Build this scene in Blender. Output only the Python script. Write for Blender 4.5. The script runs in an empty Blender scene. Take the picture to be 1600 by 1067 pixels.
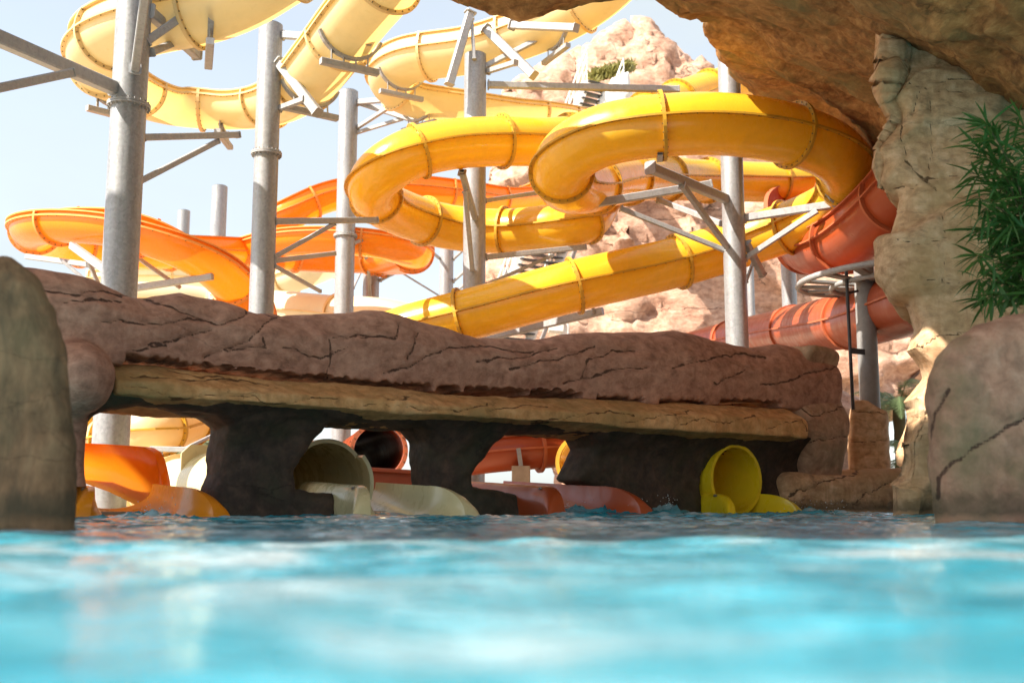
import bpy, bmesh, math, random
import numpy as np
from mathutils import Vector, Matrix
random.seed(7)
S = bpy.context.scene
C = S.collection

# ------------------------------------------------------------------ camera
F_PX, CAM_H, HOR = 1720.0, 0.13, 790.0
PITCH = math.atan((HOR-533.5)/F_PX)
cam_d = bpy.data.cameras.new('camera'); cam = bpy.data.objects.new('camera', cam_d); C.objects.link(cam)
cam.location = (0, 0, CAM_H); cam.rotation_euler = (math.pi/2+PITCH, 0, 0)
cam_d.sensor_width = 36; cam_d.lens = 36*F_PX/1600; cam_d.clip_start = 0.02; cam_d.clip_end = 3000
cam_d.dof.use_dof = True; cam_d.dof.focus_distance = 15.0; cam_d.dof.aperture_fstop = 1.5
S.camera = cam
# ------------------------------------------------------------------ light
SUN = Vector((-0.62, -0.34, 0.71)).normalized()
sun_el = math.asin(SUN.z); sun_az = math.atan2(SUN.x, SUN.y)
W = bpy.data.worlds.new('World'); S.world = W; W.use_nodes = True
nt = W.node_tree; nt.nodes.clear()
o = nt.nodes.new('ShaderNodeOutputWorld'); b = nt.nodes.new('ShaderNodeBackground')
sk = nt.nodes.new('ShaderNodeTexSky'); sk.sky_type = 'NISHITA'; sk.sun_disc = False
sk.sun_elevation = sun_el; sk.sun_rotation = sun_az; sk.dust_density = 1.5; sk.air_density = 1.0
tc = nt.nodes.new('ShaderNodeTexCoord'); mp = nt.nodes.new('ShaderNodeMapping'); mp.inputs['Scale'].default_value = (1, 1, 2.4)
mp.inputs['Location'].default_value = (0.35, 0.1, 0.2)
nz = nt.nodes.new('ShaderNodeTexNoise'); nz.inputs['Scale'].default_value = 2.1; nz.inputs['Detail'].default_value = 7; nz.inputs['Roughness'].default_value = .5
cr = nt.nodes.new('ShaderNodeValToRGB'); cr.color_ramp.elements[0].position = .38; cr.color_ramp.elements[1].position = .68
mx = nt.nodes.new('ShaderNodeMixRGB'); mx.inputs[2].default_value = (2.7, 3.0, 3.15, 1)
hs = nt.nodes.new('ShaderNodeHueSaturation'); hs.inputs['Saturation'].default_value = .6; hs.inputs['Value'].default_value = 1.05
L = nt.links.new
L(tc.outputs['Generated'], mp.inputs['Vector']); L(mp.outputs[0], nz.inputs['Vector']); L(nz.outputs['Fac'], cr.inputs[0])
L(cr.outputs[0], mx.inputs[0]); L(sk.outputs[0], hs.inputs['Color']); L(hs.outputs[0], mx.inputs[1]); L(mx.outputs[0], b.inputs['Color'])
b.inputs['Strength'].default_value = 0.085
L(b.outputs[0], o.inputs[0])
sd = bpy.data.lights.new('sun', 'SUN'); sd.energy = 3.4; sd.angle = math.radians(.55); sd.color = (1, .93, .82)
so = bpy.data.objects.new('sun', sd); C.objects.link(so); so.rotation_euler = SUN.to_track_quat('Z', 'Y').to_euler(); so.location = (-8, -4, 30)
S.view_settings.view_transform = 'Standard'; S.view_settings.look = 'None'; S.view_settings.gamma = 1
S.view_settings.exposure = 1.82
S.render.engine = 'CYCLES'

# ------------------------------------------------------------------ helpers
cp, sp = math.cos(PITCH), math.sin(PITCH)
def ray(px, py):
    x = (px-800)/F_PX; y = -(py-533.5)/F_PX
    return np.array([x, cp-y*sp, sp+y*cp])
def U(px, py, Y):
    d = ray(px, py); return np.array([0, 0, CAM_H])+d*(Y/d[1])
def V(px, py, Y): return Vector(U(px, py, Y))
def proj(P):
    P = np.asarray(P)-np.array([0, 0, CAM_H]); X, Y, Z = P[..., 0], P[..., 1], P[..., 2]
    dep = Y*cp+Z*sp; up = -Y*sp+Z*cp
    return 800+F_PX*X/dep, 533.5-F_PX*up/dep
def hsh(a):
    a = a.astype(np.uint32); a ^= a >> np.uint32(16); a *= np.uint32(0x7feb352d); a ^= a >> np.uint32(15); a *= np.uint32(0x846ca68b); a ^= a >> np.uint32(16); return a
def vnoise(P, seed=0):
    I = np.floor(P).astype(np.int64); f = P-I; u = f*f*f*(f*(f*6-15)+10)
    r = 0
    with np.errstate(over='ignore'):
        for dx in (0, 1):
            for dy in (0, 1):
                for dz in (0, 1):
                    h = hsh((I[:, 0]+dx).astype(np.uint32)*np.uint32(73856093) ^ (I[:, 1]+dy).astype(np.uint32)*np.uint32(19349663) ^ (I[:, 2]+dz).astype(np.uint32)*np.uint32(83492791) ^ np.uint32(seed*7919+13))
                    v = h.astype(np.float64)/4294967295.0*2-1
                    w = (u[:, 0] if dx else 1-u[:, 0])*(u[:, 1] if dy else 1-u[:, 1])*(u[:, 2] if dz else 1-u[:, 2])
                    r = r+v*w
    return r
def fbm(P, oct=4, seed=0, gain=.5):
    a, s, r = 1, 1, 0
    for i in range(oct): r = r+a*vnoise(P*s+i*17.3, seed+i); a *= gain; s *= 2.03
    return r
def poly_sdf(x, z, poly):
    """signed distance (negative inside) of points to a polygon, arrays of any shape"""
    d = np.full(x.shape, 1e9); s = np.ones(x.shape); n = len(poly)
    for i in range(n):
        ax, az = poly[i]; bx, bz = poly[(i+1) % n]
        ex, ez = bx-ax, bz-az; wx, wz = x-ax, z-az
        t = np.clip((wx*ex+wz*ez)/(ex*ex+ez*ez+1e-12), 0, 1)
        d = np.minimum(d, (wx-ex*t)**2+(wz-ez*t)**2)
        c1 = z >= az; c2 = z < bz; c3 = ex*wz > ez*wx
        s = np.where((c1 & c2 & c3) | (~c1 & ~c2 & ~c3), -s, s)
    return s*np.sqrt(d)
def smax(a, b, k): h = np.clip(.5-.5*(b-a)/k, 0, 1); return b*(1-h)+a*h+k*h*(1-h)
def smin(a, b, k): return -smax(-a, -b, k)
def nets(Fv, org, h):
    """naive surface nets on a sampled distance field"""
    sg = Fv < 0; nx, ny, nz_ = Fv.shape
    base = [sl for sl in range(0)]
    acc = np.zeros((nx-1, ny-1, nz_-1, 3), np.float32); cnt = np.zeros((nx-1, ny-1, nz_-1), np.float32)
    def cs(dx, dy, dz): return (slice(dx, nx-1+dx), slice(dy, ny-1+dy), slice(dz, nz_-1+dz))
    for ax in range(3):
        for p in (0, 1):
            for q in (0, 1):
                c0 = [0, 0, 0]; c0[(ax+1) % 3] = p; c0[(ax+2) % 3] = q; c1 = list(c0); c1[ax] = 1
                a = Fv[cs(*c0)]; b_ = Fv[cs(*c1)]; m = (a < 0) != (b_ < 0)
                t = np.where(m, a/(a-b_+1e-20*(~m)), 0)
                cnt += m
                for k in range(3):
                    if k == ax: acc[..., k] += t
                    elif c0[k]: acc[..., k] += m
    m = cnt > 0; idx = np.full(cnt.shape, -1, np.int64); idx[m] = np.arange(m.sum())
    ijk = np.argwhere(m); vs = (ijk+acc[m]/cnt[m][:, None])*h+np.array(org)
    quads = []
    for ax in range(3):
        a1, a2 = (ax+1) % 3, (ax+2) % 3
        s0 = [slice(None)]*3; s1 = [slice(None)]*3; s0[ax] = slice(0, -1); s1[ax] = slice(1, None)
        A = sg[tuple(s0)]; B = sg[tuple(s1)]
        E = np.argwhere(A != B)
        E = E[(E[:, a1] > 0) & (E[:, a2] > 0) & (E[:, a1] < Fv.shape[a1]-1) & (E[:, a2] < Fv.shape[a2]-1)]
        if not len(E): continue
        ins = A[tuple(E.T)]
        def g(d1, d2):
            e = E.copy(); e[:, a1] += d1; e[:, a2] += d2; return idx[tuple(e.T)]
        q = np.stack([g(-1, -1), g(0, -1), g(0, 0), g(-1, 0)], 1)
        q[~ins] = q[~ins][:, ::-1]; quads.append(q)
    return vs, np.concatenate(quads)
def vnorm(vs, q):
    n = np.cross(vs[q[:, 2]]-vs[q[:, 0]], vs[q[:, 3]]-vs[q[:, 1]]); r = np.zeros_like(vs)
    for k in range(4): np.add.at(r, q[:, k], n)
    return r/(np.linalg.norm(r, axis=1, keepdims=True)+1e-12)
def mesh_np(name, vs, fs, smooth=True):
    me = bpy.data.meshes.new(name); fs = np.asarray(fs); k = fs.shape[1]
    me.vertices.add(len(vs)); me.vertices.foreach_set('co', np.asarray(vs, np.float32).ravel())
    me.loops.add(len(fs)*k); me.loops.foreach_set('vertex_index', fs.ravel().astype(np.int32))
    me.polygons.add(len(fs)); me.polygons.foreach_set('loop_start', np.arange(0, len(fs)*k, k, dtype=np.int32))
    me.update(calc_edges=True); me.validate()
    me.polygons.foreach_set('use_smooth', np.full(len(me.polygons), smooth)); return me
def field(bounds, h, fn):
    (x0, x1), (y0, y1), (z0, z1) = bounds
    xs = np.arange(x0, x1, h); ys = np.arange(y0, y1, h); zs = np.arange(z0, z1, h)
    X, Y, Z = np.meshgrid(xs, ys, zs, indexing='ij')
    return nets(fn(X, Y, Z).astype(np.float32), (x0, y0, z0), h)

def tag(o, label=None, cat=None, group=None, kind=None):
    for k, v in (('label', label), ('category', cat), ('group', group), ('kind', kind)):
        if v: o[k] = v
    return o
def obj(name, me, mat, parent=None):
    if isinstance(me, MB): me = me.mesh(name)
    ob = bpy.data.objects.new(name, me); C.objects.link(ob)
    if mat and not me.materials: me.materials.append(mat)
    if parent is not None:
        ob.parent = parent; p = parent; off = Vector((0, 0, 0))
        while p is not None: off += p.location; p = p.parent
        ob.location = -off
    return ob
def thing(name, label, cat, loc=(0, 0, 0), group=None):
    o = bpy.data.objects.new(name, None); C.objects.link(o); o.location = Vector(loc); o.empty_display_size = .2
    return tag(o, label, cat, group)

class MB:
    def __init__(s): s.v = []; s.f = []; s.sm = []
    def add(s, vs, fs, sm=False):
        n = len(s.v); s.v += [tuple(v) for v in vs]; s.f += [tuple(i+n for i in f) for f in fs]; s.sm += [sm]*len(fs); return s
    def beam(s, a, b, w, h=None, up=(0, 0, 1), cham=.12):
        a, b = Vector(a), Vector(b); h = h or w; t = (b-a).normalized(); u = Vector(up)
        if abs(t.dot(u)) > .98: u = Vector((0, 1, 0))
        x = t.cross(u).normalized(); y = x.cross(t); c = cham*min(w, h)
        pr = [(w/2-c, -h/2), (w/2, -h/2+c), (w/2, h/2-c), (w/2-c, h/2), (-w/2+c, h/2), (-w/2, h/2-c), (-w/2, -h/2+c), (-w/2+c, -h/2)]
        vs = [p+x*q[0]+y*q[1] for p in (a, b) for q in pr]
        return s.add(vs, [(i, (i+1) % 8, 8+(i+1) % 8, 8+i) for i in range(8)]+[tuple(range(7, -1, -1)), tuple(range(8, 16))])
    def tube(s, pts, r, n=14, cap=True):
        pts = [Vector(p) for p in pts]; m = len(pts); rs = r if hasattr(r, '__len__') else [r]*m; vs = []
        ref = Vector((0, 0, 1))
        for i, p in enumerate(pts):
            t = (pts[min(i+1, m-1)]-pts[max(i-1, 0)]).normalized(); rf = ref if abs(t.dot(ref)) < .9 else Vector((1, 0, 0))
            x = t.cross(rf).normalized(); y = x.cross(t)
            vs += [p+(x*math.cos(2*math.pi*k/n)+y*math.sin(2*math.pi*k/n))*rs[i] for k in range(n)]
        fs = [(i*n+k, i*n+(k+1) % n, (i+1)*n+(k+1) % n, (i+1)*n+k) for i in range(m-1) for k in range(n)]
        s.add(vs, fs, True)
        if cap: s.add([vs[k] for k in range(n)], [tuple(range(n-1, -1, -1))]); s.add(vs[-n:], [tuple(range(n))])
        return s
    def cyl(s, c, r, z0, z1, n=32): return s.tube([(c[0], c[1], z0), (c[0], c[1], z1)], r, n)
    def bolt(s, p, d, r, l):
        d = Vector(d).normalized(); x = d.orthogonal().normalized(); y = d.cross(x); p = Vector(p)
        vs = [p+q*d*l+(x*math.cos(k*math.pi/3)+y*math.sin(k*math.pi/3))*r for q in (0, 1) for k in range(6)]
        return s.add(vs, [(i, (i+1) % 6, 6+(i+1) % 6, 6+i) for i in range(6)]+[tuple(range(6, 12))])
    def mesh(s, name):
        me = bpy.data.meshes.new(name); me.from_pydata(s.v, [], s.f); me.polygons.foreach_set('use_smooth', s.sm); me.update(); return me

# ------------------------------------------------------------------ materials
def new_mat(name):
    m = bpy.data.materials.new(name); m.use_nodes = True; nt = m.node_tree
    return m, nt, nt.nodes['Principled BSDF'], nt.nodes['Material Output']
def N(nt, t, **k):
    n = nt.nodes.new(t)
    for a, b_ in k.items():
        if a[0] == '_': setattr(n, a[1:], b_)
        else: n.inputs[a.replace('__', ' ')].default_value = b_
    return n
def ramp(nt, fac, stops):
    r = nt.nodes.new('ShaderNodeValToRGB'); e = r.color_ramp.elements
    while len(e) < len(stops): e.new(.5)
    for i, (p, c) in enumerate(stops): e[i].position = p; e[i].color = tuple(c)+(1,) if hasattr(c, '__len__') else (c, c, c, 1)
    nt.links.new(fac, r.inputs[0]); return r.outputs[0]
def mixc(nt, f, a, b_, mode='MIX'):
    n = nt.nodes.new('ShaderNodeMixRGB'); n.blend_type = mode
    for i, v in ((0, f), (1, a), (2, b_)):
        if isinstance(v, bpy.types.NodeSocket): nt.links.new(v, n.inputs[i])
        else: n.inputs[i].default_value = v if i == 0 else tuple(v)+(1,)
    return n.outputs[0]
def math_(nt, op, a, b_=None):
    n = nt.nodes.new('ShaderNodeMath'); n.operation = op
    for i, v in ((0, a), (1, b_)):
        if v is None: continue
        if isinstance(v, bpy.types.NodeSocket): nt.links.new(v, n.inputs[i])
        else: n.inputs[i].default_value = v
    return n.outputs[0]
def rock_mat(name, cols, scale=1.0, crack=.8, crack_scale=1.1, stain=None, stretch=(1, 1, 1), rough=.85, bump=.5, algae=None, crack_rot=.5, water_line=False, grain=1.0):
    m, nt, P, O = new_mat(name); l = nt.links.new
    geo = nt.nodes.new('ShaderNodeNewGeometry')
    mp = N(nt, 'ShaderNodeMapping', Scale=tuple(scale*s for s in stretch)); l(geo.outputs['Position'], mp.inputs['Vector'])
    n1 = N(nt, 'ShaderNodeTexNoise', Scale=1.3, Detail=8, Roughness=.6, Distortion=.6); l(mp.outputs[0], n1.inputs['Vector'])
    n2 = N(nt, 'ShaderNodeTexNoise', Scale=7.0, Detail=10, Roughness=.65, Distortion=.3); l(mp.outputs[0], n2.inputs['Vector'])
    n3 = N(nt, 'ShaderNodeTexNoise', Scale=38.0, Detail=6, Roughness=.7); l(mp.outputs[0], n3.inputs['Vector'])
    col = ramp(nt, n1.outputs['Fac'], [(.3, cols[0]), (.5, cols[1]), (.68, cols[2])])
    col = mixc(nt, .55, col, ramp(nt, n2.outputs['Fac'], [(.32, [c*.55 for c in cols[0]]), (.5, cols[1]), (.7, [min(1, c*1.25) for c in cols[2]])]))
    col = mixc(nt, .5, col, ramp(nt, n3.outputs['Fac'], [(.3, .78), (.7, 1.05)]), 'MULTIPLY')
    # vertical streaks
    ms = N(nt, 'ShaderNodeMapping', Scale=(3.2, 3.2, .35)); l(geo.outputs['Position'], ms.inputs['Vector'])
    n4 = N(nt, 'ShaderNodeTexNoise', Scale=2.0, Detail=6, Roughness=.6); l(ms.outputs[0], n4.inputs['Vector'])
    col = mixc(nt, .45, col, ramp(nt, n4.outputs['Fac'], [(.35, .72), (.6, 1.05)]), 'MULTIPLY')
    if stain: col = mixc(nt, ramp(nt, n4.outputs['Fac'], [(.5, 0.0), (.75, .75)]), col, stain)
    if algae:
        n5 = N(nt, 'ShaderNodeTexNoise', Scale=.9, Detail=6, Roughness=.65); l(geo.outputs['Position'], n5.inputs['Vector'])
        col = mixc(nt, ramp(nt, n5.outputs['Fac'], [(.48, 0.0), (.68, .8)]), col, algae)
    # cracks
    mc = N(nt, 'ShaderNodeMapping', Rotation=(0, crack_rot, .3), Scale=(crack_scale*.45, crack_scale*.6, crack_scale*1.5)); l(geo.outputs['Position'], mc.inputs['Vector'])
    nd = N(nt, 'ShaderNodeTexNoise', Scale=2.4, Detail=7, Roughness=.62); l(mc.outputs[0], nd.inputs['Vector'])
    vm = nt.nodes.new('ShaderNodeVectorMath'); vm.operation = 'MULTIPLY_ADD'; l(nd.outputs['Color'], vm.inputs[0]); vm.inputs[1].default_value = (.55, .55, .55); l(mc.outputs[0], vm.inputs[2])
    vo = N(nt, 'ShaderNodeTexVoronoi', Scale=1.0); vo.feature = 'DISTANCE_TO_EDGE'; l(vm.outputs[0], vo.inputs['Vector'])
    nm = N(nt, 'ShaderNodeTexNoise', Scale=1.6, Detail=3); l(mc.outputs[0], nm.inputs['Vector'])
    width = ramp(nt, nm.outputs['Fac'], [(.46, .0), (.62, .016)])
    ck = math_(nt, 'DIVIDE', vo.outputs['Distance'], math_(nt, 'ADD', width, .0008)); ck = math_(nt, 'MINIMUM', ck, 1.0)   # 0 in crack
    at = nt.nodes.new('ShaderNodeAttribute'); at.attribute_name = 'crack'
    ckc = math_(nt, 'SUBTRACT', 1.0, ck); ckc = math_(nt, 'MULTIPLY', ckc, crack)
    tr = math_(nt, 'ADD', at.outputs['Fac'], math_(nt, 'MULTIPLY', math_(nt, 'SUBTRACT', n3.outputs['Fac'], .5), .30)); tr = math_(nt, 'ADD', tr, math_(nt, 'MULTIPLY', math_(nt, 'SUBTRACT', n2.outputs['Fac'], .5), .55))
    tr = ramp(nt, tr, [(.84, 0.0), (.96, .9)]); ckc = math_(nt, 'MAXIMUM', ckc, tr)
    col = mixc(nt, ckc, col, [c*.18 for c in cols[0]])
    if water_line:
        sx = nt.nodes.new('ShaderNodeSeparateXYZ'); l(geo.outputs['Position'], sx.inputs[0])
        zz = math_(nt, 'ADD', sx.outputs['Z'], math_(nt, 'MULTIPLY', n2.outputs['Fac'], .14))
        col = mixc(nt, ramp(nt, zz, [(.10, .0), (.16, .75), (.24, .5), (.3, 0.0)]), col, (.055, .05, .028))
        col = mixc(nt, ramp(nt, zz, [(.06, .6), (.12, .0)]), col, (.16, .1, .05))
    l(col, P.inputs['Base Color'])
    P.inputs['Roughness'].default_value = rough; P.inputs['Specular IOR Level'].default_value = .3
    b1 = nt.nodes.new('ShaderNodeBump'); b1.inputs['Strength'].default_value = bump; b1.inputs['Distance'].default_value = .05/scale
    hgt = math_(nt, 'ADD', math_(nt, 'MULTIPLY', n2.outputs['Fac'], .9), math_(nt, 'MULTIPLY', n3.outputs['Fac'], .3*grain))
    hgt = math_(nt, 'ADD', hgt, math_(nt, 'MULTIPLY', ck, .6*crack)); hgt = math_(nt, 'SUBTRACT', hgt, math_(nt, 'MULTIPLY', tr, .5))
    l(hgt, b1.inputs['Height']); l(b1.outputs[0], P.inputs['Normal'])
    return m
def plastic(name, col, trans=.3, rough=.22, dirt=.25, coat=.3, dcol=None, tcol=None):
    m, nt, P, O = new_mat(name); l = nt.links.new
    geo = nt.nodes.new('ShaderNodeNewGeometry')
    n1 = N(nt, 'ShaderNodeTexNoise', Scale=1.1, Detail=6, Roughness=.6); l(geo.outputs['Position'], n1.inputs['Vector'])
    ms = N(nt, 'ShaderNodeMapping', Scale=(1.6, 1.6, .9)); l(geo.outputs['Position'], ms.inputs['Vector'])
    n2 = N(nt, 'ShaderNodeTexNoise', Scale=3, Detail=8, Roughness=.65); l(ms.outputs[0], n2.inputs['Vector'])
    d = dcol or [c*.55 for c in col]
    c1 = mixc(nt, ramp(nt, n1.outputs['Fac'], [(.4, 0.0), (.75, dirt)]), col, d)
    c1 = mixc(nt, ramp(nt, n2.outputs['Fac'], [(.5, 0.0), (.8, dirt*1.4)]), c1, d)
    l(c1, P.inputs['Base Color'])
    l(ramp(nt, n2.outputs['Fac'], [(.3, rough*.8), (.7, rough*1.8)]), P.inputs['Roughness'])
    P.inputs['Coat Weight'].default_value = coat; P.inputs['Coat Roughness'].default_value = .08
    bp = N(nt, 'ShaderNodeBump', Strength=.08, Distance=.02); l(n1.outputs['Fac'], bp.inputs['Height']); l(bp.outputs[0], P.inputs['Normal'])
    if trans > 0:
        t = nt.nodes.new('ShaderNodeBsdfTranslucent'); l(mixc(nt, 1.0, c1, tcol or (1, .9, .7), 'MULTIPLY'), t.inputs['Color'])
        x = nt.nodes.new('ShaderNodeMixShader'); x.inputs[0].default_value = trans; l(P.outputs[0], x.inputs[1]); l(t.outputs[0], x.inputs[2]); l(x.outputs[0], O.inputs['Surface'])
    return m
def steel(name, col=(.45, .46, .48), rough=.45, met=.35, warm=0):
    m, nt, P, O = new_mat(name); l = nt.links.new
    geo = nt.nodes.new('ShaderNodeNewGeometry')
    v = N(nt, 'ShaderNodeTexVoronoi', Scale=26.0); l(geo.outputs['Position'], v.inputs['Vector'])
    ms = N(nt, 'ShaderNodeMapping', Scale=(7, 7, .8)); l(geo.outputs['Position'], ms.inputs['Vector'])
    n = N(nt, 'ShaderNodeTexNoise', Scale=1.6, Detail=8, Roughness=.65); l(ms.outputs[0], n.inputs['Vector'])
    c = mixc(nt, .14, col, v.outputs['Color'], 'OVERLAY'); 
    hv = nt.nodes.new('ShaderNodeHueSaturation'); hv.inputs['Saturation'].default_value = .15; l(c, hv.inputs['Color'])
    c = mixc(nt, 1.0, hv.outputs[0], ramp(nt, n.outputs['Fac'], [(.3, (.8, .8, .82)), (.55, (1, 1, 1)), (.75, (.92, .9, .86))]), 'MULTIPLY')
    l(c, P.inputs['Base Color']); P.inputs['Metallic'].default_value = met
    l(ramp(nt, n.outputs['Fac'], [(.3, rough*.8), (.7, rough*1.3)]), P.inputs['Roughness'])
    return m
def plain(name, col, rough=.6, spec=.4):
    m, nt, P, O = new_mat(name); l = nt.links.new
    geo = nt.nodes.new('ShaderNodeNewGeometry')
    n = N(nt, 'ShaderNodeTexNoise', Scale=4.0, Detail=8, Roughness=.65); l(geo.outputs['Position'], n.inputs['Vector'])
    l(mixc(nt, 1.0, col, ramp(nt, n.outputs['Fac'], [(.3, .72), (.65, 1.05)]), 'MULTIPLY'), P.inputs['Base Color'])
    P.inputs['Roughness'].default_value = rough; P.inputs['Specular IOR Level'].default_value = spec
    return m
M = {}
M['band'] = rock_mat('purple_brown_rock', [(.31, .14, .09), (.46, .23, .15), (.56, .32, .22)], crack=.25, crack_scale=.7, stretch=(1, 1, 1.4), water_line=True, bump=.35)
M['block'] = rock_mat('light_brown_rock', [(.31, .165, .10), (.46, .27, .165), (.58, .39, .26)], crack=.3, crack_scale=.7, water_line=True, bump=.35, algae=(.24, .19, .1))
M['slab'] = rock_mat('ochre_rock', [(.48, .22, .075), (.64, .33, .125), (.7, .42, .2)], crack=.4, crack_scale=1.5, crack_rot=.9, algae=(.30, .2, .075))
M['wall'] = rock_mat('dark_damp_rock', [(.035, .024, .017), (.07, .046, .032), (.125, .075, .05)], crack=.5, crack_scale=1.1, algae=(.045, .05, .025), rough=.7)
M['tan'] = rock_mat('tan_rock', [(.40, .20, .095), (.68, .43, .235), (.78, .57, .37)], crack=.3, crack_scale=.8, crack_rot=.12, algae=(.42, .27, .12), stain=(.33, .17, .08), stretch=(1, 1, 1.6), bump=.35, water_line=True)
M['ceil'] = rock_mat('streaked_brown_rock', [(.11, .046, .016), (.35, .165, .052), (.56, .33, .125)], crack=.35, crack_scale=.5, stretch=(.8, .55, 1.8), scale=1.1, algae=(.17, .15, .06), bump=.6)
M['mount'] = rock_mat('pink_sandstone', [(.34, .17, .11), (.54, .32, .22), (.64, .46, .35)], scale=.4, crack=.8, crack_scale=.32, crack_rot=.25, stretch=(1, 1, 1.8), bump=.6)
M['boulder'] = rock_mat('red_brown_boulder', [(.28, .13, .08), (.40, .215, .135), (.5, .30, .2)], crack=.0, crack_scale=.55, water_line=True, algae=(.17, .15, .07))
M['mossy'] = rock_mat('mossy_boulder', [(.11, .062, .03), (.24, .135, .065), (.34, .21, .105)], crack=.3, stretch=(1.5, 1.5, .6), algae=(.05, .06, .025), stain=(.05, .048, .03), water_line=True)
M['yellow'] = plastic('yellow_fibreglass', (.93, .57, .03), trans=.25, dirt=.2)
M['lemon'] = plastic('bright_yellow_fibreglass', (.95, .70, .02), trans=.12, dirt=.08)
M['orange'] = plastic('orange_fibreglass', (.94, .33, .015), trans=.3, dirt=.12)
M['amber'] = plastic('amber_fibreglass', (.95, .36, .012), trans=.45, dirt=.06)
M['cream'] = plastic('cream_fibreglass', (.88, .76, .46), trans=.42, dirt=.12, rough=.3, tcol=(1, .80, .42))
M['cream2'] = plastic('sand_fibreglass', (.76, .66, .36), trans=.08, dirt=.12)
M['white_cream'] = plastic('pale_cream_fibreglass', (.85, .78, .55), trans=.3, dirt=.12, rough=.35)
M['red'] = plastic('terracotta_fibreglass', (.38, .062, .014), trans=.0, dirt=.18, dcol=(.42, .14, .06), coat=.15, rough=.32)
M['rust'] = plastic('yellow_flange', (.62, .33, .02), trans=0, dirt=.5, dcol=(.28, .15, .03), coat=0, rough=.4)
M['oflange'] = plastic('orange_flange', (.85, .33, .07), trans=0, dirt=.2, coat=0, rough=.4)
M['cflange'] = plastic('cream_flange', (.78, .55, .24), trans=0, dirt=.3, coat=0, rough=.4)
M['rflange'] = plastic('terracotta_flange', (.5, .13, .05), trans=0, dirt=.4, coat=0, rough=.45)
M['bolt'] = plain('dark_bolt_heads', (.13, .09, .05), .5)
M['steel'] = steel('galvanised_steel', (.27, .295, .335)); M['beam'] = steel('galvanised_beam', (.36, .355, .345), .5, .2)
M['grey'] = plain('grey_painted_steel', (.3, .29, .28), .5)
M['white'] = plain('white_paint', (.75, .75, .72), .5)
M['dark'] = plain('dark_metal', (.05, .05, .055), .5)

# ------------------------------------------------------------------ setting: ground, water
m, nt, P, O = new_mat('sand_ground')
geo = nt.nodes.new('ShaderNodeNewGeometry'); n = N(nt, 'ShaderNodeTexNoise', Scale=.8, Detail=10, Roughness=.7); nt.links.new(geo.outputs['Position'], n.inputs['Vector'])
nt.links.new(ramp(nt, n.outputs['Fac'], [(.3, (.3, .22, .14)), (.6, (.5, .4, .28))]), P.inputs['Base Color']); P.inputs['Roughness'].default_value = .95
M['ground'] = m
LA = U(120, 790, 10.9)[:2]; LB = U(1270, 790, 16.8)[:2]
Lu = (LB-LA)/np.linalg.norm(LB-LA); Ln = np.array([-Lu[1], Lu[0]])
def edge(s_): p = LA+Lu*s_+Ln*.45; return (p[0], p[1])
e0, e1 = edge(-30), edge(16); gz = .07
g = MB(); g.add([e0+(gz,), e1+(gz,), (1500, 60, gz), (1500, 2500, gz), (-1500, 2500, gz), (-1500, 60, gz), e0+(-1.2,), e1+(-1.2,), (1500, 60, -1.2)], [(0, 1, 2, 3, 4, 5), (6, 7, 1, 0), (7, 8, 2, 1)])
g.add([(-1500, -600, -1.2), (1500, -600, -1.2), (1500, 60, -1.2), e1+(-1.2,), e0+(-1.2,), (-1500, 60, -1.2)], [(0, 1, 2, 3, 4, 5)])
tag(obj('ground', g, M['ground']), kind='structure')

m, nt, P, O = new_mat('pool_water'); l = nt.links.new
geo = nt.nodes.new('ShaderNodeNewGeometry')
n0 = N(nt, 'ShaderNodeTexNoise', Scale=1.1, Detail=3, Distortion=.8); l(geo.outputs['Position'], n0.inputs['Vector'])
l(ramp(nt, n0.outputs['Fac'], [(.35, (.0, .19, .27)), (.5, (.05, .31, .40)), (.66, (.36, .48, .52))]), P.inputs['Base Color'])  # palest tone paints soft sky reflections into the water colour
P.inputs['Roughness'].default_value = .04; P.inputs['IOR'].default_value = 1.33; P.inputs['Specular IOR Level'].default_value = .36
n1 = N(nt, 'ShaderNodeTexNoise', Scale=9.0, Detail=5, Roughness=.55, Distortion=.4); l(geo.outputs['Position'], n1.inputs['Vector'])
bp = N(nt, 'ShaderNodeBump', Strength=.6, Distance=.03); l(n1.outputs['Fac'], bp.inputs['Height']); l(bp.outputs[0], P.inputs['Normal'])
M['water'] = m
SPL = []     # splash centres (x, y, height, radius), filled below
def wave(x, y):
    P3 = np.stack([x.ravel(), y.ravel(), np.zeros(x.size)], 1)
    far = np.clip((y.ravel()-3.5)/9, 0, 1)
    h = .006*fbm(P3*.9, 3, 3)+.015*fbm(P3*2.6, 3, 4, .5)+far*(.020*fbm(P3*np.array([1.3, 2.2, 1]), 4, 5, .6)+.026*np.abs(fbm(P3*np.array([4, 6.0, 1]), 4, 9, .6)))
    for (sx, sy, hh, r) in SPL:
        d2 = ((x.ravel()-sx)**2+(y.ravel()-sy)**2)/(r*r)
        h += hh*np.exp(-d2)*(.25+.9*np.abs(fbm(P3*7, 3, 21, .7)))
    return h.reshape(x.shape)
def build_water():
    ys = np.concatenate([np.arange(-14, .1, .5), np.arange(.1, 5, .04), np.arange(5, 19.6, .03), np.arange(20, 40, 2)])
    xs = np.concatenate([np.arange(-22, -9, .4), np.arange(-9, 9, .045), np.arange(9, 22, .4)])
    X, Y = np.meshgrid(xs, ys, indexing='ij'); Z = wave(X, Y)
    ny = len(ys); i, j = np.meshgrid(np.arange(len(xs)-1), np.arange(ny-1), indexing='ij'); a = (i*ny+j).ravel()
    me = mesh_np('water', np.stack([X, Y, Z], -1).reshape(-1, 3), np.stack([a, a+ny, a+ny+1, a+1], 1))
    tag(obj('water', me, M['water']), kind='structure')

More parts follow.
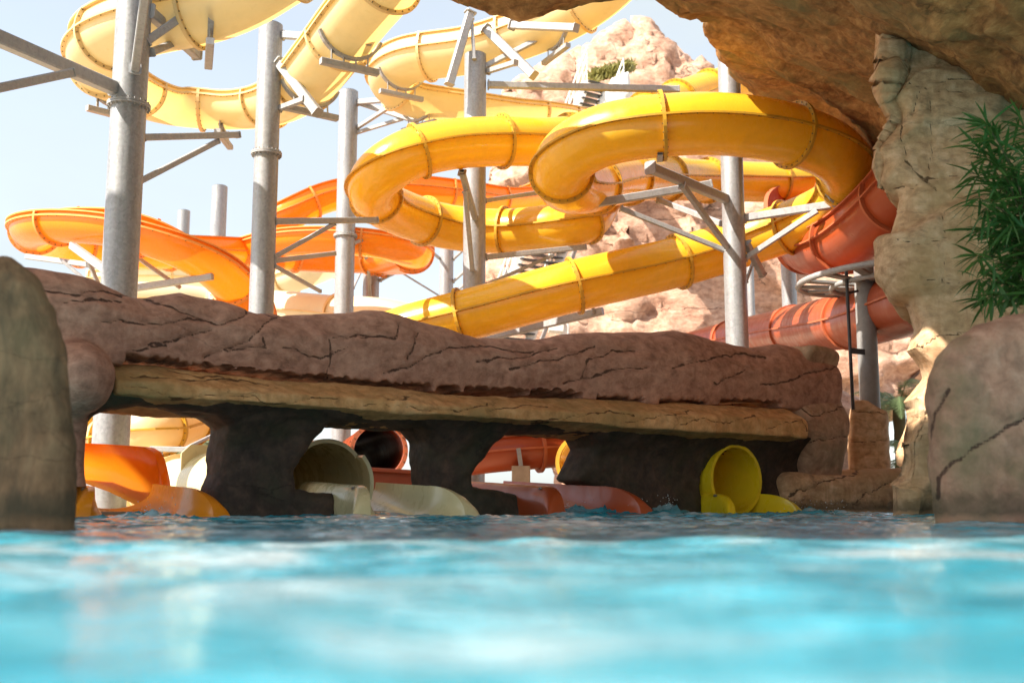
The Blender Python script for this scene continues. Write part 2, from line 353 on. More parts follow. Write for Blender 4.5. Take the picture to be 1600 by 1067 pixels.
# ------------------------------------------------------------------ rocks
def displace(vs, q, amp, sc, seed, oct=5, st=(1, 1, 1), ridged=0, gain=.5):
    n = vnorm(vs, q); P = vs*sc*np.array(st)
    d = fbm(P, oct, seed, gain)
    if ridged: d = d*(1-ridged)+ridged*(1-2*np.abs(fbm(P*1.3+31, oct, seed+50, gain)))
    return vs+n*(amp*d)[:, None]
def strata(vs, q, amp, period, seed, sharp=.16):
    """stepped beds: bulging layers with narrow recessed joints"""
    n = vnorm(vs, q); w = vs[:, 2]/period+.45*fbm(vs*np.array([.35, .35, .35])/period*1.2, 3, seed)
    f = np.abs((w % 1)-.5)*2
    return vs-n*(amp*np.exp(-((1-f)/sharp)**2))[:, None]
def carve(vs, q, lines, wpx, dep, ylim=None):
    """grooves along traced crack lines on the side that faces the pool; returns crack mask"""
    n = vnorm(vs, q); px, py = proj(vs); mask = np.zeros(len(vs)); j = vs*np.array([6, 6, 6.])
    jx = 5*fbm(j*.35, 3, 77)+2*fbm(j*2, 2, 78); jy = 5*fbm(j*.35, 3, 91)+2*fbm(j*2, 2, 92)
    px = px+jx; py = py+jy
    for ln in lines:
        d = np.full(len(vs), 1e9)
        for (ax, ay), (bx, by) in zip(ln[:-1], ln[1:]):
            ex, ey = bx-ax, by-ay; t = np.clip(((px-ax)*ex+(py-ay)*ey)/(ex*ex+ey*ey), 0, 1)
            d = np.minimum(d, np.hypot(px-ax-ex*t, py-ay-ey*t))
        mask = np.maximum(mask, np.exp(-(d/(wpx*2))**2))
    if ylim is not None: mask *= ylim(vs)
    mask *= (n[:, 1] < .2)
    return vs-n*(dep*mask**2*(.45+.5*fbm(j*.4, 2, 5)))[:, None], mask
def rock_obj(name, vs, q, mat, parent, mask=None):
    me = mesh_np(name, vs, q)
    if mask is not None:
        a = me.attributes.new('crack', 'FLOAT', 'POINT'); a.data.foreach_set('value', np.clip(mask, 0, 1).astype(np.float32))
    return obj(name, me, mat, parent)
def pillow(poly, Y0, Y1, r, h, pad=.3, turn=0):
    P = np.array(poly); x0, z0 = P.min(0)-pad; x1, z1 = P.max(0)+pad
    def fn(X, Y, Z):
        d2 = poly_sdf(X[:, 0, :], Z[:, 0, :], poly)[:, None, :]
        dy = np.abs(Y-(Y0+Y1)/2)-(Y1-Y0)/2
        return np.sqrt(np.maximum(d2+r, 0)**2+np.maximum(dy+r, 0)**2)+np.minimum(np.maximum(d2+r, dy+r), 0)-r
    vs, q = field(((x0, x1), (Y0-pad, Y1+pad), (z0, z1)), h, fn)
    vs[:, 0] += turn*(vs[:, 1]-Y0-r*.6)     # side faces turned away, as the rock stands
    return vs, q
def pxpoly(pts, Y): return [(lambda p: (p[0], p[2]))(U(a, b_, Y)) for a, b_ in pts]

def blocks(vs, q, amp, w, hgt, seed, soft=.1):
    n = vnorm(vs, q); P = vs*.35
    a = vs[:, 0]*.9+vs[:, 1]*.6+.6*fbm(P*1.7, 3, seed)*w; b = vs[:, 2]+.45*fbm(P*1.5+9, 3, seed+3)*hgt+.06*a
    row = np.floor(b/hgt); fb = b/hgt-row
    with np.errstate(over='ignore'): rh = hsh((row.astype(np.int64)+1000+seed*31).astype(np.uint32)).astype(np.float64)/4294967295
    aa = a/(w*(.7+.7*rh))+rh*7; colm = np.floor(aa); fa = aa-colm
    with np.errstate(over='ignore'): r = hsh(((row+1000)*977+(colm+500)*131+seed).astype(np.int64).astype(np.uint32)).astype(np.float64)/4294967295
    e = np.minimum(np.minimum(fb, 1-fb)*hgt, np.minimum(fa, 1-fa)*w)
    m = np.clip(e/soft, 0, 1); m = m*m*(3-2*m)
    return vs+n*(amp*(r-.5)*m-amp*.28*(1-m))[:, None]

# --- ledge frame: s along the wall, d away from the pool, z up
LA = U(120, 790, 10.9)[:2]; LB = U(1270, 790, 16.8)[:2]
Lu = (LB-LA)/np.linalg.norm(LB-LA); Ln = np.array([-Lu[1], Lu[0]])
def sz(px, py, d):
    r = ray(px, py); A = LA+Ln*d
    t = A@Ln/(r[:2]@Ln); p = np.array([0, 0, CAM_H])+r*t
    return ((p[:2]-LA)@Lu, p[2])
def lw(s, d, z):
    p = LA+Lu*s+Ln*d; return Vector((p[0], p[1], z))
def to_world(vs):
    o = np.empty_like(vs); o[:, :2] = LA+vs[:, :1]*Lu+vs[:, 1:2]*Ln; o[:, 2] = vs[:, 2]; return o
S1 = lambda px, d=0: sz(px, 790, d)[0]
ledge = thing('rock_ledge', 'long purple brown rock ledge with an ochre shelf above the dark slide openings', 'rock ledge', lw(4, .5, 0))
top_px = [(-60, 425), (40, 433), (120, 443), (200, 462), (270, 455), (330, 468), (385, 487), (430, 488), (500, 486), (560, 490), (620, 503), (690, 514), (735, 532), (800, 535), (860, 528), (950, 524), (1040, 522), (1100, 535), (1150, 540), (1200, 537), (1250, 546), (1300, 562), (1322, 575)]
top_sz = np.array([sz(a, b_, .35) for a, b_ in top_px])
bot_px = [(-60, 560), (170, 570), (400, 596), (700, 614), (900, 625), (1230, 637), (1330, 640)]
bot_sz = np.array([sz(a, b_, -.08) for a, b_ in bot_px])
TOPZ = lambda s: np.interp(s, top_sz[:, 0], top_sz[:, 1]); BOTZ = lambda s: np.interp(s, bot_sz[:, 0], bot_sz[:, 1])
s_end = S1(1322, -.1)
def band_fn(s, d, z, which='band'):
    top = TOPZ(s); bot = BOTZ(s)
    zr = (z-bot)/(top-bot+.01)
    front = -.12-.10*np.sin(np.clip(zr, 0, 1)*math.pi)+.35*np.clip(zr-.6, 0, 1)
    left = np.clip((1.2-s)/1.2, 0, 1); front = front-.25*left
    f = smax(front-d, z-top, .22); f = smax(f, d-1.5, .3); f = smax(f, s-s_end-.0, .18); f = np.maximum(f, -s-3)
    f1 = smax(f, bot-z, .02)
    # right end block down to the water, its left face set back under the shelf
    s0 = S1(1262, -.1)
    blk = smax(smax(smax(-.16-d+.12*np.sin(z*4), d-1.5, .3), s0-s+.1*np.sin(z*3), .15), s-s_end-.05*np.sin(z*5), .15); blk = smax(blk, z-top, .2)
    if which == 'block': return blk
    # sill running right to the cliff
    zt = .50+.05*np.sin(s*2.1)+.08*np.clip(s-9.5, 0, 2); sill = smax(smax(z-zt, .02-d-.25*np.clip(s-8, 0, 3)*.4, .2), d-.9, .2); sill = smax(sill, S1(1225)-s, .2); sill = smax(sill, s-13.2, .2)
    if which == 'sill': return sill
    # left knob beside the shelf
    kx, kz = sz(140, 592, -.5)
    kn = np.sqrt(((s-kx+.12)/.36)**2+((d+.42)/.42)**2+((z-kz)/.36)**2)-1; f1 = smin(f1, kn*.33, .08)
    lw_ = smax(smax(s-sz(150, 700, -.1)[0]+.12, -.3-d, .15), z-1.5, .2); f1 = smin(f1, smax(lw_, d-.7, .1), .1)
    # overflow slots just above the shelf
    for a, b_ in ((172, 672), (680, 716), (726, 824), (830, 910), (934, 1010), (1028, 1108), (1128, 1226)):
        sa, sb = S1(a, -.1), S1(b_, -.1)
        hh = .075+.04*np.clip(1-(s-S1(172))/3.5, 0, 1)+.012*np.sin(s*19+2.5*np.sin(s*4.3))+.012*np.sin(s*47+3*np.sin(s*7))+.006*np.sin(s*111)
        f1 = np.maximum(f1, -np.maximum(np.maximum(sa-s, s-sb), np.maximum(z-bot-hh, d-.75)))
    return f1
vs, q = field(((-2.4, s_end+.5), (-1.0, 1.75), (.3, 2.9)), .024, band_fn)
vs = to_world(vs)
vs = displace(vs, q, .065, .8, 11, 4, (1, 1, 1.5), 0, .4); vs = displace(vs, q, .008, 3.1, 12, 3, (1, 1, 1.5), .3)
band_cracks = [[(60, 452), (118, 462), (165, 455), (215, 462), (300, 492), (340, 505), (390, 487), (430, 500)],
 [(95, 475), (140, 468), (190, 470)], [(150, 505), (190, 498), (250, 510), (290, 497), (330, 500)], [(320, 560), (350, 545), (390, 530), (440, 490), (470, 480)],
 [(355, 548), (400, 540), (420, 545), (415, 525)], [(520, 530), (560, 525), (620, 532), (625, 505)], [(512, 530), (515, 590)], [(560, 530), (625, 528)],
 [(600, 585), (650, 570), (700, 545), (760, 540), (830, 548)], [(740, 565), (800, 560), (870, 545)], [(800, 580), (840, 567), (880, 562), (930, 540)],
 [(880, 600), (930, 590), (960, 575), (1010, 570)], [(915, 590), (920, 565), (960, 548), (990, 545)], [(1050, 575), (1110, 560), (1160, 552), (1200, 560)],
 [(1120, 600), (1155, 585), (1165, 580)], [(1190, 600), (1240, 590), (1290, 575), (1320, 570)], [(1250, 640), (1270, 650), (1320, 632)], [(1262, 690), (1290, 685), (1330, 680)],
 [(1235, 775), (1280, 760), (1330, 740), (1345, 733)], [(1330, 790), (1350, 770), (1400, 752), (1430, 735)], [(640, 560), (655, 520)], [(440, 545), (500, 560), (540, 545)], [(230, 540), (290, 530), (330, 515)], [(200, 550), (260, 540)]]
vs, mk = carve(vs, q, band_cracks, 2.6, .035)
band = rock_obj('upper_band', vs, q, M['band'], ledge, mk)
for wh, nm_, m_, bb in (('block', 'end_block', 'block', ((S1(1262)-.6, s_end+.5), (-.6, 1.75), (-.35, 2.6))), ('sill', 'sill', 'tan', ((S1(1225)-.4, 13.5), (-.8, 1.3), (-.35, 1.0)))):
    vs, q = field(bb, .027, lambda a, b_, c_: band_fn(a, b_, c_, wh)-.012)
    vs = to_world(vs); vs = displace(vs, q, .055, .9, 14, 4, (1, 1, 1.3), .2, .4); vs = displace(vs, q, .006, 3.1, 12, 3)
    vs, mk = carve(vs, q, band_cracks, 2.0, .03); rock_obj(nm_, vs, q, M[m_], ledge, mk)

# slab (the ochre shelf)
sl_t = np.array([sz(a, b_, -.12) for a, b_ in ((170, 568), (700, 615), (1240, 638))]); sl_e = np.array([sz(a, b_, -.5) for a, b_ in ((170, 592), (700, 633), (1240, 655))]); sl_b = np.array([sz(a, b_, -.47) for a, b_ in ((170, 616), (700, 650), (1260, 685))])
sL, sR = S1(168, -.45), S1(1262, -.45)
def slab_fn(s, d, z):
    zt = np.interp(s, sl_t[:, 0], sl_t[:, 1]); ze = np.interp(s, sl_e[:, 0], sl_e[:, 1]); zb = np.interp(s, sl_b[:, 0], sl_b[:, 1])
    sl = (zt-ze)/.38
    f = smax(z-ze-(d+.5)*sl, zb-z+.0+.15*np.maximum(0, d+.45)*-1, .04); f = smax(f, -.5-d+.03*np.sin(s*3), .03); f = np.maximum(f, d-.4); f = smax(f, z-zt-.005, .03)
    f = smax(f, s-sR+.0*z, .08); f = smax(f, sL-s, .05)
    return f
vs, q = field(((sL-.2, sR+.2), (-.62, .5), (.85, 1.75)), .02, slab_fn)
vs = to_world(vs); vs = displace(vs, q, .02, 1.6, 31, 5); vs = displace(vs, q, .006, 9, 33, 3)
slab_cracks = [[(190, 600), (230, 608), (270, 622), (330, 618), (400, 622), (420, 634), (470, 625), (530, 622)], [(540, 640), (590, 632), (640, 636), (670, 645), (720, 640), (760, 628)], [(600, 625), (640, 620)], [(830, 660), (880, 650), (930, 640), (990, 650)], [(1060, 665), (1100, 655), (1140, 660), (1180, 650)],
 [(200, 585), (300, 590), (420, 600)], [(260, 575), (380, 597)], [(760, 640), (820, 632), (860, 632)], [(980, 662), (1030, 648), (1075, 644)], [(1200, 672), (1225, 660), (1250, 652), (1262, 670)]]
vs, mk = carve(vs, q, slab_cracks, 1.7, .02)
rock_obj('stone_shelf', vs, q, M['slab'], ledge, mk)

# pierced wall below the shelf
op = [[(147, 650), (165, 644), (330, 655), (350, 668), (350, 740), (340, 765), (340, 830), (150, 830), (150, 778), (112, 750), (125, 700)],
      [(512, 664), (655, 672), (672, 690), (676, 730), (678, 752), (678, 830), (545, 830), (530, 768), (470, 764), (472, 735), (490, 700)],
      [(790, 678), (920, 682), (930, 700), (905, 750), (950, 768), (950, 830), (860, 830), (850, 768), (752, 759), (752, 742), (770, 715)],
      [(1102, 760), (1104, 735), (1120, 710), (1150, 700), (1180, 712), (1195, 735), (1197, 765), (1215, 780), (1222, 830), (1096, 830)]]
op_sz = [[sz(a, b_, 0) for a, b_ in o_] for o_ in op]
def wall_fn(s, d, z):
    f = smax(0-d+.10*np.sin(z*2.2+.5)-.40*np.clip((z-.72)/.52, 0, 1)**1.6, d-.62, .25)
    f = np.maximum(f, z-np.interp(s, sl_b[:, 0], sl_b[:, 1])-.04); f = smax(f, s-S1(1275)+.5*np.clip(z-.7, 0, 1), .1); f = np.maximum(f, -s-2.5)
    s2, z2 = s[:, 0, :], z[:, 0, :]; o2 = np.full(s2.shape, 1e9)
    for p in op_sz[:3]: o2 = np.minimum(o2, poly_sdf(s2, z2, p))
    mid = np.abs(d-.3)
    f = smax(f, .02+.12*np.clip(.3-d, 0, .35)**1*.5-o2[:, None, :], .12)
    p4 = poly_sdf(s2, z2, op_sz[3])[:, None, :]
    return smax(f, -p4-.0, .03)
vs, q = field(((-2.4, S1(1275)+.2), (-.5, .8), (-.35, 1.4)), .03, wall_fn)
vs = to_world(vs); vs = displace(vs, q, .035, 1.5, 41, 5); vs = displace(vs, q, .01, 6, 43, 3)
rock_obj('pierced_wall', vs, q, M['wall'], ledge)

# --- cave roof and cliff
ctl = [(560, -60, 14), (640, -20, 14.2), (700, 8, 14.6), (760, 32, 14.8), (822, 48, 15), (865, 26, 15), (940, 18, 15.2), (1020, 20, 15.5), (1080, 36, 16), (1130, 58, 17.3), (1158, 100, 19), (1172, 150, 21), (1190, 190, 22), (1250, 20, 13.5), (1400, 10, 11.3), (1250, 90, 16.5), (1290, 150, 19), (1340, 190, 19.5), (1385, 240, 19), (1400, 290, 21), (1400, 110, 14), (1500, 60, 11.5), (1560, 0, 9.5), (1600, 110, 11), (1700, 150, 11), (1230, 220, 22), (1310, 270, 22)]
cp3 = np.array([U(*c) for c in ctl]); extra = np.array([[-3, 12, 7.6], [-3, 6, 7.4], [2, 7, 6.2], [-9, 9, 7.9], [5.5, 5, 4.8], [2, 2, 6.5], [-9, 3, 7.6], [8.5, 9, 4.2], [-6, 13.2, 8.2]])  # unseen roof overhead and to the left, extended to shade the ledge
cp3 = np.vstack([cp3, extra])
def tps_fit(P):
    n = len(P); r = np.linalg.norm(P[:, None, :2]-P[None, :, :2], axis=-1); K = np.where(r > 0, r*r*np.log(r+1e-9), 0)+np.eye(n)*.02
    A = np.zeros((n+3, n+3)); A[:n, :n] = K; A[:n, n] = 1; A[:n, n+1:] = P[:, :2]; A[n:, :n] = A[:n, n:].T
    return np.linalg.solve(A, np.concatenate([P[:, 2], [0, 0, 0]]))
wt = tps_fit(cp3)
def zc(X, Y):
    r = np.full(X.shape, wt[-3])+wt[-2]*X+wt[-1]*Y
    for i, c in enumerate(cp3):
        d = np.hypot(X-c[0], Y-c[1]); r += wt[i]*np.where(d > 0, d*d*np.log(d+1e-9), 0)
    return r
def ceil_fn(X, Y, Z):
    z0 = zc(X[:, :, 0], Y[:, :, 0]); x2 = X[:, :, 0]
    yb = np.interp(x2, [-12, -6, -2, -1, 0, 1, 2.2, 3, 3.6, 4.3, 6, 12], [13.2, 13.2, 13.6, 14.4, 15.1, 15.3, 15.7, 16.8, 18, 20.5, 22.5, 22.5])
    f = smax(z0[:, :, None]-Z, (Y-yb[:, :, None])*.9, .35)
    f = smax(f, Z-np.maximum(z0[:, :, None]+1.6, 8.3+3.2*np.clip((X+2)/2.5, 0, 1)*np.clip((Y-12.3)/1.5, 0, 1)), .4)  # rock mass raised out of view to shade the front yellow tube
    f = smax(f, .9+3.5*np.clip((X+5)/3, 0, 1)+.45*np.sin(X*1.1)+.35*np.sin(X*2.7+1)-Y, .2)  # unseen rear edge shaped to let sun onto the near water, not the boulders
    hole = np.hypot((X+.75)/1.6, (Y-9.1)/1.6)-1+.15*np.sin(X*3+Y*2)      # unseen hole added so sun reaches the cliff foot
    return smax(f, -hole*1.6, .15)
cave = thing('cave', 'dark streaked brown cave roof overhanging the top right, joined to a tall tan cliff', 'cave', (7, 13, 0))
vs, q = field(((-11, 12.5), (0, 23), (2.8, 12.2)), .115, ceil_fn)
vs = displace(vs, q, .22, .45, 51, 5, (1, 1, 1.4), .4); vs = displace(vs, q, .05, 2.4, 53, 4, (1, 1, 1), .5)
rock_obj('cave_roof', vs, q, M['ceil'], cave)
cl_px = [(1392, 60), (1384, 150), (1400, 175), (1368, 225), (1372, 292), (1402, 306), (1392, 335), (1375, 368), (1378, 430), (1392, 445), (1410, 485), (1418, 515), (1403, 548), (1426, 585), (1396, 622), (1394, 655), (1380, 690), (1384, 738), (1388, 770), (1392, 840)]
cp_ = pxpoly(cl_px, 12.4); cpoly = cp_+[(9.6, cp_[-1][1]), (9.6, 6.3), (cp_[0][0], 6.3)]
vs, q = pillow(cpoly, 12.1, 16.6, .42, .038, .25, .5)
n = vnorm(vs, q)
# big blocks: a ledge at the height where the sunlit lower part bulges forward
b1_ = np.exp(-((vs[:, 2]-1.3)/1.0)**2)*.35-.2*np.clip((vs[:, 2]-3.2)/1.5, 0, 1)
vs[:, 1] -= b1_*(n[:, 1] < .3)
vs = blocks(vs, q, .22, 1.5, 1.0, 61, .16); vs = displace(vs, q, .12, .5, 62, 4, (1, 1, 1.2), .0, .35); vs = displace(vs, q, .012, 3.0, 63, 3, (1, 1, 1.6), .3)
clf_cr = [[(1400, 300), (1450, 280), (1500, 275), (1560, 262)], [(1400, 375), (1440, 380), (1500, 368)], [(1478, 330), (1480, 400), (1472, 440), (1500, 440), (1515, 410)], [(1440, 430), (1480, 442)], [(1530, 420), (1560, 430), (1600, 425)], [(1450, 150), (1455, 200), (1450, 280)], [(1410, 125), (1450, 140), (1520, 145), (1570, 135)], [(1430, 545), (1480, 520), (1530, 515)], [(1425, 600), (1450, 590), (1470, 585)], [(1410, 655), (1440, 650), (1455, 640)], [(1420, 180), (1440, 130), (1600, 118)], [(1400, 175), (1415, 250), (1470, 300)]]
vs, mk = carve(vs, q, clf_cr, 2.2, .05)
rock_obj('cliff', vs, q, M['tan'], cave, mk)

# --- boulders in the foreground
def boulder(pts, Y, Y0, Y1, r, h, mat, label, seed, cracks=None, loc=None, w=4, turn=0):
    t = thing('boulder', label, 'boulder', loc)
    vs, q = pillow(pxpoly(pts, Y), Y0, Y1, r, h, .25, turn)
    vs = displace(vs, q, .05, 1.3, seed, 4); vs = displace(vs, q, .01, 7, seed+1, 3)
    mk = None
    if cracks: vs, mk = carve(vs, q, cracks, w, .045)
    return rock_obj('rock', vs, q, mat, t, mk)
boulder([(-160, 400), (-40, 395), (16, 405), (60, 432), (94, 480), (118, 560), (128, 650), (124, 740), (110, 900), (-160, 900)], 6.2, 6.0, 7.6, .3, .022, M['mossy'], 'mossy brown boulder rising from the water at the left edge of the photo', 71, None, (-3.1, 7, 0), turn=-.6)
boulder([(1455, 560), (1475, 532), (1510, 505), (1560, 490), (1640, 480), (1760, 485), (1760, 900), (1464, 900), (1462, 780), (1452, 700), (1448, 620)], 7.85, 7.6, 9.6, .3, .022, M['boulder'], 'smooth red brown boulder with diagonal crack in the water at the right edge', 75,
        [[(1452, 690), (1462, 640), (1480, 605)], [(1466, 780), (1470, 745), (1490, 725), (1520, 700), (1560, 678), (1600, 655)]], (4, 8.9, 0), 5, turn=.6)
pl = thing('rock_plinth', 'square brown rock plinth under the dark grey column beside the cliff', 'rock plinth', U(1357, 735, 18.5))
vs, q = pillow(pxpoly([(1324, 640), (1330, 625), (1350, 628), (1384, 645), (1386, 690), (1392, 790), (1330, 790), (1322, 700)], 18.2), 18.0, 19, .15, .03, .15, .3)
vs = displace(vs, q, .04, 1.5, 81, 4); vs, mk = carve(vs, q, [[(1325, 640), (1385, 650)], [(1325, 690), (1385, 688)]], 1.6, .03)
rock_obj('rock', vs, q, M['tan'], pl, mk)

# --- far sandstone mountain
mo = thing('rock_mountain', 'pale pink artificial sandstone mountain rising behind the yellow slides', 'rock mountain', (4, 50, 0))
mpx = [(745, 560), (742, 430), (752, 330), (770, 255), (765, 175), (800, 135), (850, 105), (885, 95), (930, 70), (955, 50), (975, 37), (1000, 34), (1022, 52), (1040, 75), (1060, 72), (1080, 90), (1110, 112), (1150, 150), (1200, 230), (1260, 300), (1340, 400), (1420, 560), (1420, 640), (740, 640)]
mp_ = pxpoly(mpx, 48)
vs, q = pillow(mp_, 45, 60, 2.2, .26, 1.3)
n = vnorm(vs, q)
zz = vs[:, 2]
lb = 4*np.clip(zz, 0, 30)/22; vs[:, 2] *= 1+lb/75; vs[:, 0] *= 1+lb/47; vs[:, 1] += lb     # leans back
vs = blocks(vs, q, 1.3, 7, 4.2, 91, .5); vs = strata(vs, q, .28, 1.7, 94, .12); vs = displace(vs, q, .6, .12, 92, 6, (1, 1, 1.2), .3, .5); vs = displace(vs, q, .16, 1.0, 93, 4, (1, 1, 2), .5)
rock_obj('rock', vs, q, M['mount'], mo)
# lower outcrop seen through the gaps and under the red slide
oc = thing('rock_outcrop', 'low sunlit sandstone outcrop behind the red slide openings', 'rock outcrop', (7, 30, 0))
vs, q = pillow([(1.5, -.3), (1.2, 1.6), (3, 2.6), (5, 2.2), (8, 3.4), (9.6, 2.9), (9.9, .6), (9.6, -.3)], 29, 35, .9, .12, .5)
vs = strata(vs, q, .15, .9, 96, .2); vs = displace(vs, q, .3, .5, 97, 5, (1, 1, 1.5), .5)
rock_obj('rock', vs, q, M['mount'], oc)

# ------------------------------------------------------------------ slides
def cat(P, step=.12):
    P = [Vector(p) for p in P]; P = [2*P[0]-P[1]]+P+[2*P[-1]-P[-2]]; out = []
    for i in range(1, len(P)-2):
        a, b_, c, d = P[i-1:i+3]; n = max(4, int((c-b_).length/.05))
        for k in range(n):
            t = k/n; out.append(.5*((2*b_)+(c-a)*t+(2*a-5*b_+4*c-d)*t*t+(3*b_-a-3*c+d)*t**3))
    out.append(P[-2])
    # smooth then resample evenly
    A = np.array(out)
    for _ in range(60): A[1:-1] = (A[:-2]+2*A[1:-1]+A[2:])/4
    L_ = np.concatenate([[0], np.cumsum(np.linalg.norm(np.diff(A, axis=0), axis=1))]); n = max(6, int(L_[-1]/step))
    t = np.linspace(0, L_[-1], n+1); return np.stack([np.interp(t, L_, A[:, k]) for k in range(3)], 1), t
def frames(A, roll=None):
    T = np.gradient(A, axis=0); T /= np.linalg.norm(T, axis=1, keepdims=True)
    s = np.cross(T, [0, 0, 1.0]); s /= np.linalg.norm(s, axis=1, keepdims=True)+1e-9; u = np.cross(s, T)
    if roll is not None:
        r = np.radians(roll)[:, None]; s, u = s*np.cos(r)+u*np.sin(r), u*np.cos(r)-s*np.sin(r)
    return T, s, u
def sweep(A, s, u, prof, closed=False):
    m = len(prof); vs = (A[:, None, :]+s[:, None, :]*prof[None, :, 0:1]+u[:, None, :]*prof[None, :, 1:2]).reshape(-1, 3); n = len(A)
    k = np.arange(m if closed else m-1); i = np.arange(n-1); I, K = np.meshgrid(i, k, indexing='ij'); K2 = (K+1) % m
    return vs, np.stack([I*m+K, I*m+K2, (I+1)*m+K2, (I+1)*m+K], -1).reshape(-1, 4)
def box_prof(c, ang, w, h):
    """rectangle, w along the radial direction, h across, centred at c"""
    r = np.array([math.cos(ang), math.sin(ang)]); t = np.array([-r[1], r[0]]); return np.array([c-r*w/2-t*h/2, c+r*w/2-t*h/2, c+r*w/2+t*h/2, c-r*w/2+t*h/2])
def capped(vs, f, m):
    n = len(vs)//m; return vs, np.vstack([f, np.array([[3, 2, 1, 0]]), np.array([[(n-1)*m+k for k in range(4)]])])
def slide(name, label, cat_, pts, R, mat, fmat, open_=None, seclen=2.1, group=None, bolts=True, roll=0, end_rings=True, phase=.0, fl=.075):
    """a slide swept along its centre line. open_=(wall_right, wall_left): height of the side walls above the mid flange"""
    A, t = cat([U(*p[:3]) for p in pts])
    rl = None
    if roll: rl = np.interp(t, np.linspace(0, t[-1], len(roll)), roll)
    T, s, u = frames(A, rl); root = thing(name, label, cat_, A[len(A)//2]*np.array([1, 1, 0]), group)
    if open_ is None:
        a = np.linspace(0, 2*math.pi, 37)[:-1]; prof = np.stack([np.cos(a), np.sin(a)], 1)*R; closed = True
    else:
        a = np.linspace(0, -math.pi, 22); arc = np.stack([np.cos(a), np.sin(a)*.92], 1)*R; closed = False
        hr, hl = open_; wr = np.array([[R*math.cos(e)*1.0+.0, e*R] for e in np.linspace(hr/R, .08, 6)]) if hr > .05 else np.zeros((0, 2))
        wl = np.array([[-R*math.cos(e), e*R] for e in np.linspace(.08, hl/R, 6)]) if hl > .05 else np.zeros((0, 2))
        prof = np.vstack([wr, arc, wl])
    ns = max(1, round(t[-1]/seclen)); cuts = np.unique(np.clip(np.round((np.arange(ns+1)+(phase if ns > 1 else 0))/ns*(len(A)-1)).astype(int), 0, len(A)-1))
    if cuts[0] != 0: cuts = np.r_[0, cuts]
    B = MB()
    for i, j in zip(cuts[:-1], cuts[1:]):
        if j-i < 2: continue
        v, f = sweep(A[i:j+1], s[i:j+1], u[i:j+1], prof, closed); obj('slide_section', mesh_np('slide_section', v, f), mat, root)
    # ring flanges
    pr_n = len(prof)
    rad = np.linalg.norm(prof, axis=1, keepdims=True); od = prof/rad
    for c in cuts[(0 if end_rings else 1):(len(cuts) if end_rings else -1)]:
        hw = .03; i0 = A[c]; loop = []
        for dd, rr in ((-hw, .004), (-hw, fl), (hw, fl), (hw, .004)):
            p2 = prof+od*rr; loop.append(i0+T[c]*dd+s[c]*p2[:, :1]+u[c]*p2[:, 1:])
        v = np.stack(loop, 1).reshape(-1, 3); K = np.arange(pr_n if closed else pr_n-1); K2 = (K+1) % pr_n
        f = np.concatenate([np.stack([K*4+e, K*4+(e+1) % 4, K2*4+(e+1) % 4, K2*4+e], 1) for e in range(4)])
        obj('ring_flange', mesh_np('ring_flange', v, f, False), fmat, root)
        if bolts:
            L_ = np.concatenate([[0], np.cumsum(np.linalg.norm(np.diff(prof, axis=0), axis=1))])
            for w in np.arange(.06, L_[-1], .13):
                p2 = np.array([np.interp(w, L_, prof[:, 0]), np.interp(w, L_, prof[:, 1])]); p2 = p2*(1+(fl*.55)/np.linalg.norm(p2))
                for sg in (-1, 1): B.bolt(i0+T[c]*sg*hw+s[c]*p2[0]+u[c]*p2[1], T[c]*sg, .012, .014)
    # seams along both sides
    for sgn in (1, -1):
        ang = 0 if sgn > 0 else math.pi
        v, f = sweep(A, s, u, box_prof(np.array([sgn*(R+fl*.5), 0.]), ang, fl, .035), True); obj('side_flange', mesh_np('side_flange', *capped(v, f, 4), False), fmat, root)
        if bolts:
            for i in range(1, len(A)-1, 2):
                p = A[i]+s[i]*sgn*(R+fl*.55)
                B.bolt(p-u[i]*.0175, -u[i], .010, .012)
    if open_ is not None:
        for end, sgn in ((prof[0], 1), (prof[-1], -1)):
            v, f = sweep(A, s, u, box_prof(end+np.array([sgn*.03, 0.]), 0, .10, .03), True); obj('rim', mesh_np('rim', *capped(v, f, 4), False), fmat, root)
    if bolts: tag(obj('bolt_heads', B, M['bolt'], root), kind='stuff')
    return root, A, T, s, u

slide('yellow_tube_slide', 'glossy yellow tube slide looping beside the cave, then sloping down behind the ledge', 'water slide',
      [(1330, 275, 29.5), (1250, 285, 29), (1100, 282, 27.5), (1020, 278, 25), (962, 282, 22.8), (915, 292, 21), (880, 285, 19.7), (882, 248, 18.8), (930, 215, 18.3), (1010, 199, 18), (1110, 193, 18), (1220, 206, 18.3), (1300, 236, 19), (1328, 280, 20.2), (1300, 324, 21.4), (1240, 352, 22.2), (1150, 382, 22.9), (1050, 412, 22.6), (900, 446, 22.0), (750, 487, 22.2), (640, 515, 22.6), (560, 545, 23)], .53, M['yellow'], M['rust'], None, 2.35)
slide('yellow_tube_slide', 'yellow tube slide bending in a wide loop in the centre, left of the cave', 'water slide',
      [(1180, 120, 31), (1110, 140, 30), (1040, 165, 28), (960, 200, 25.5), (870, 221, 23.6), (790, 221, 22.8), (700, 226, 22.3), (630, 245, 22), (583, 282, 22.3), (592, 315, 23.4), (640, 338, 24.6), (700, 355, 25.4), (780, 362, 25.4), (860, 356, 24.8), (915, 345, 24.8), (936, 312, 25.8), (955, 282, 27.0), (990, 280, 28)], .53, M['yellow'], M['rust'], None, 2.0)
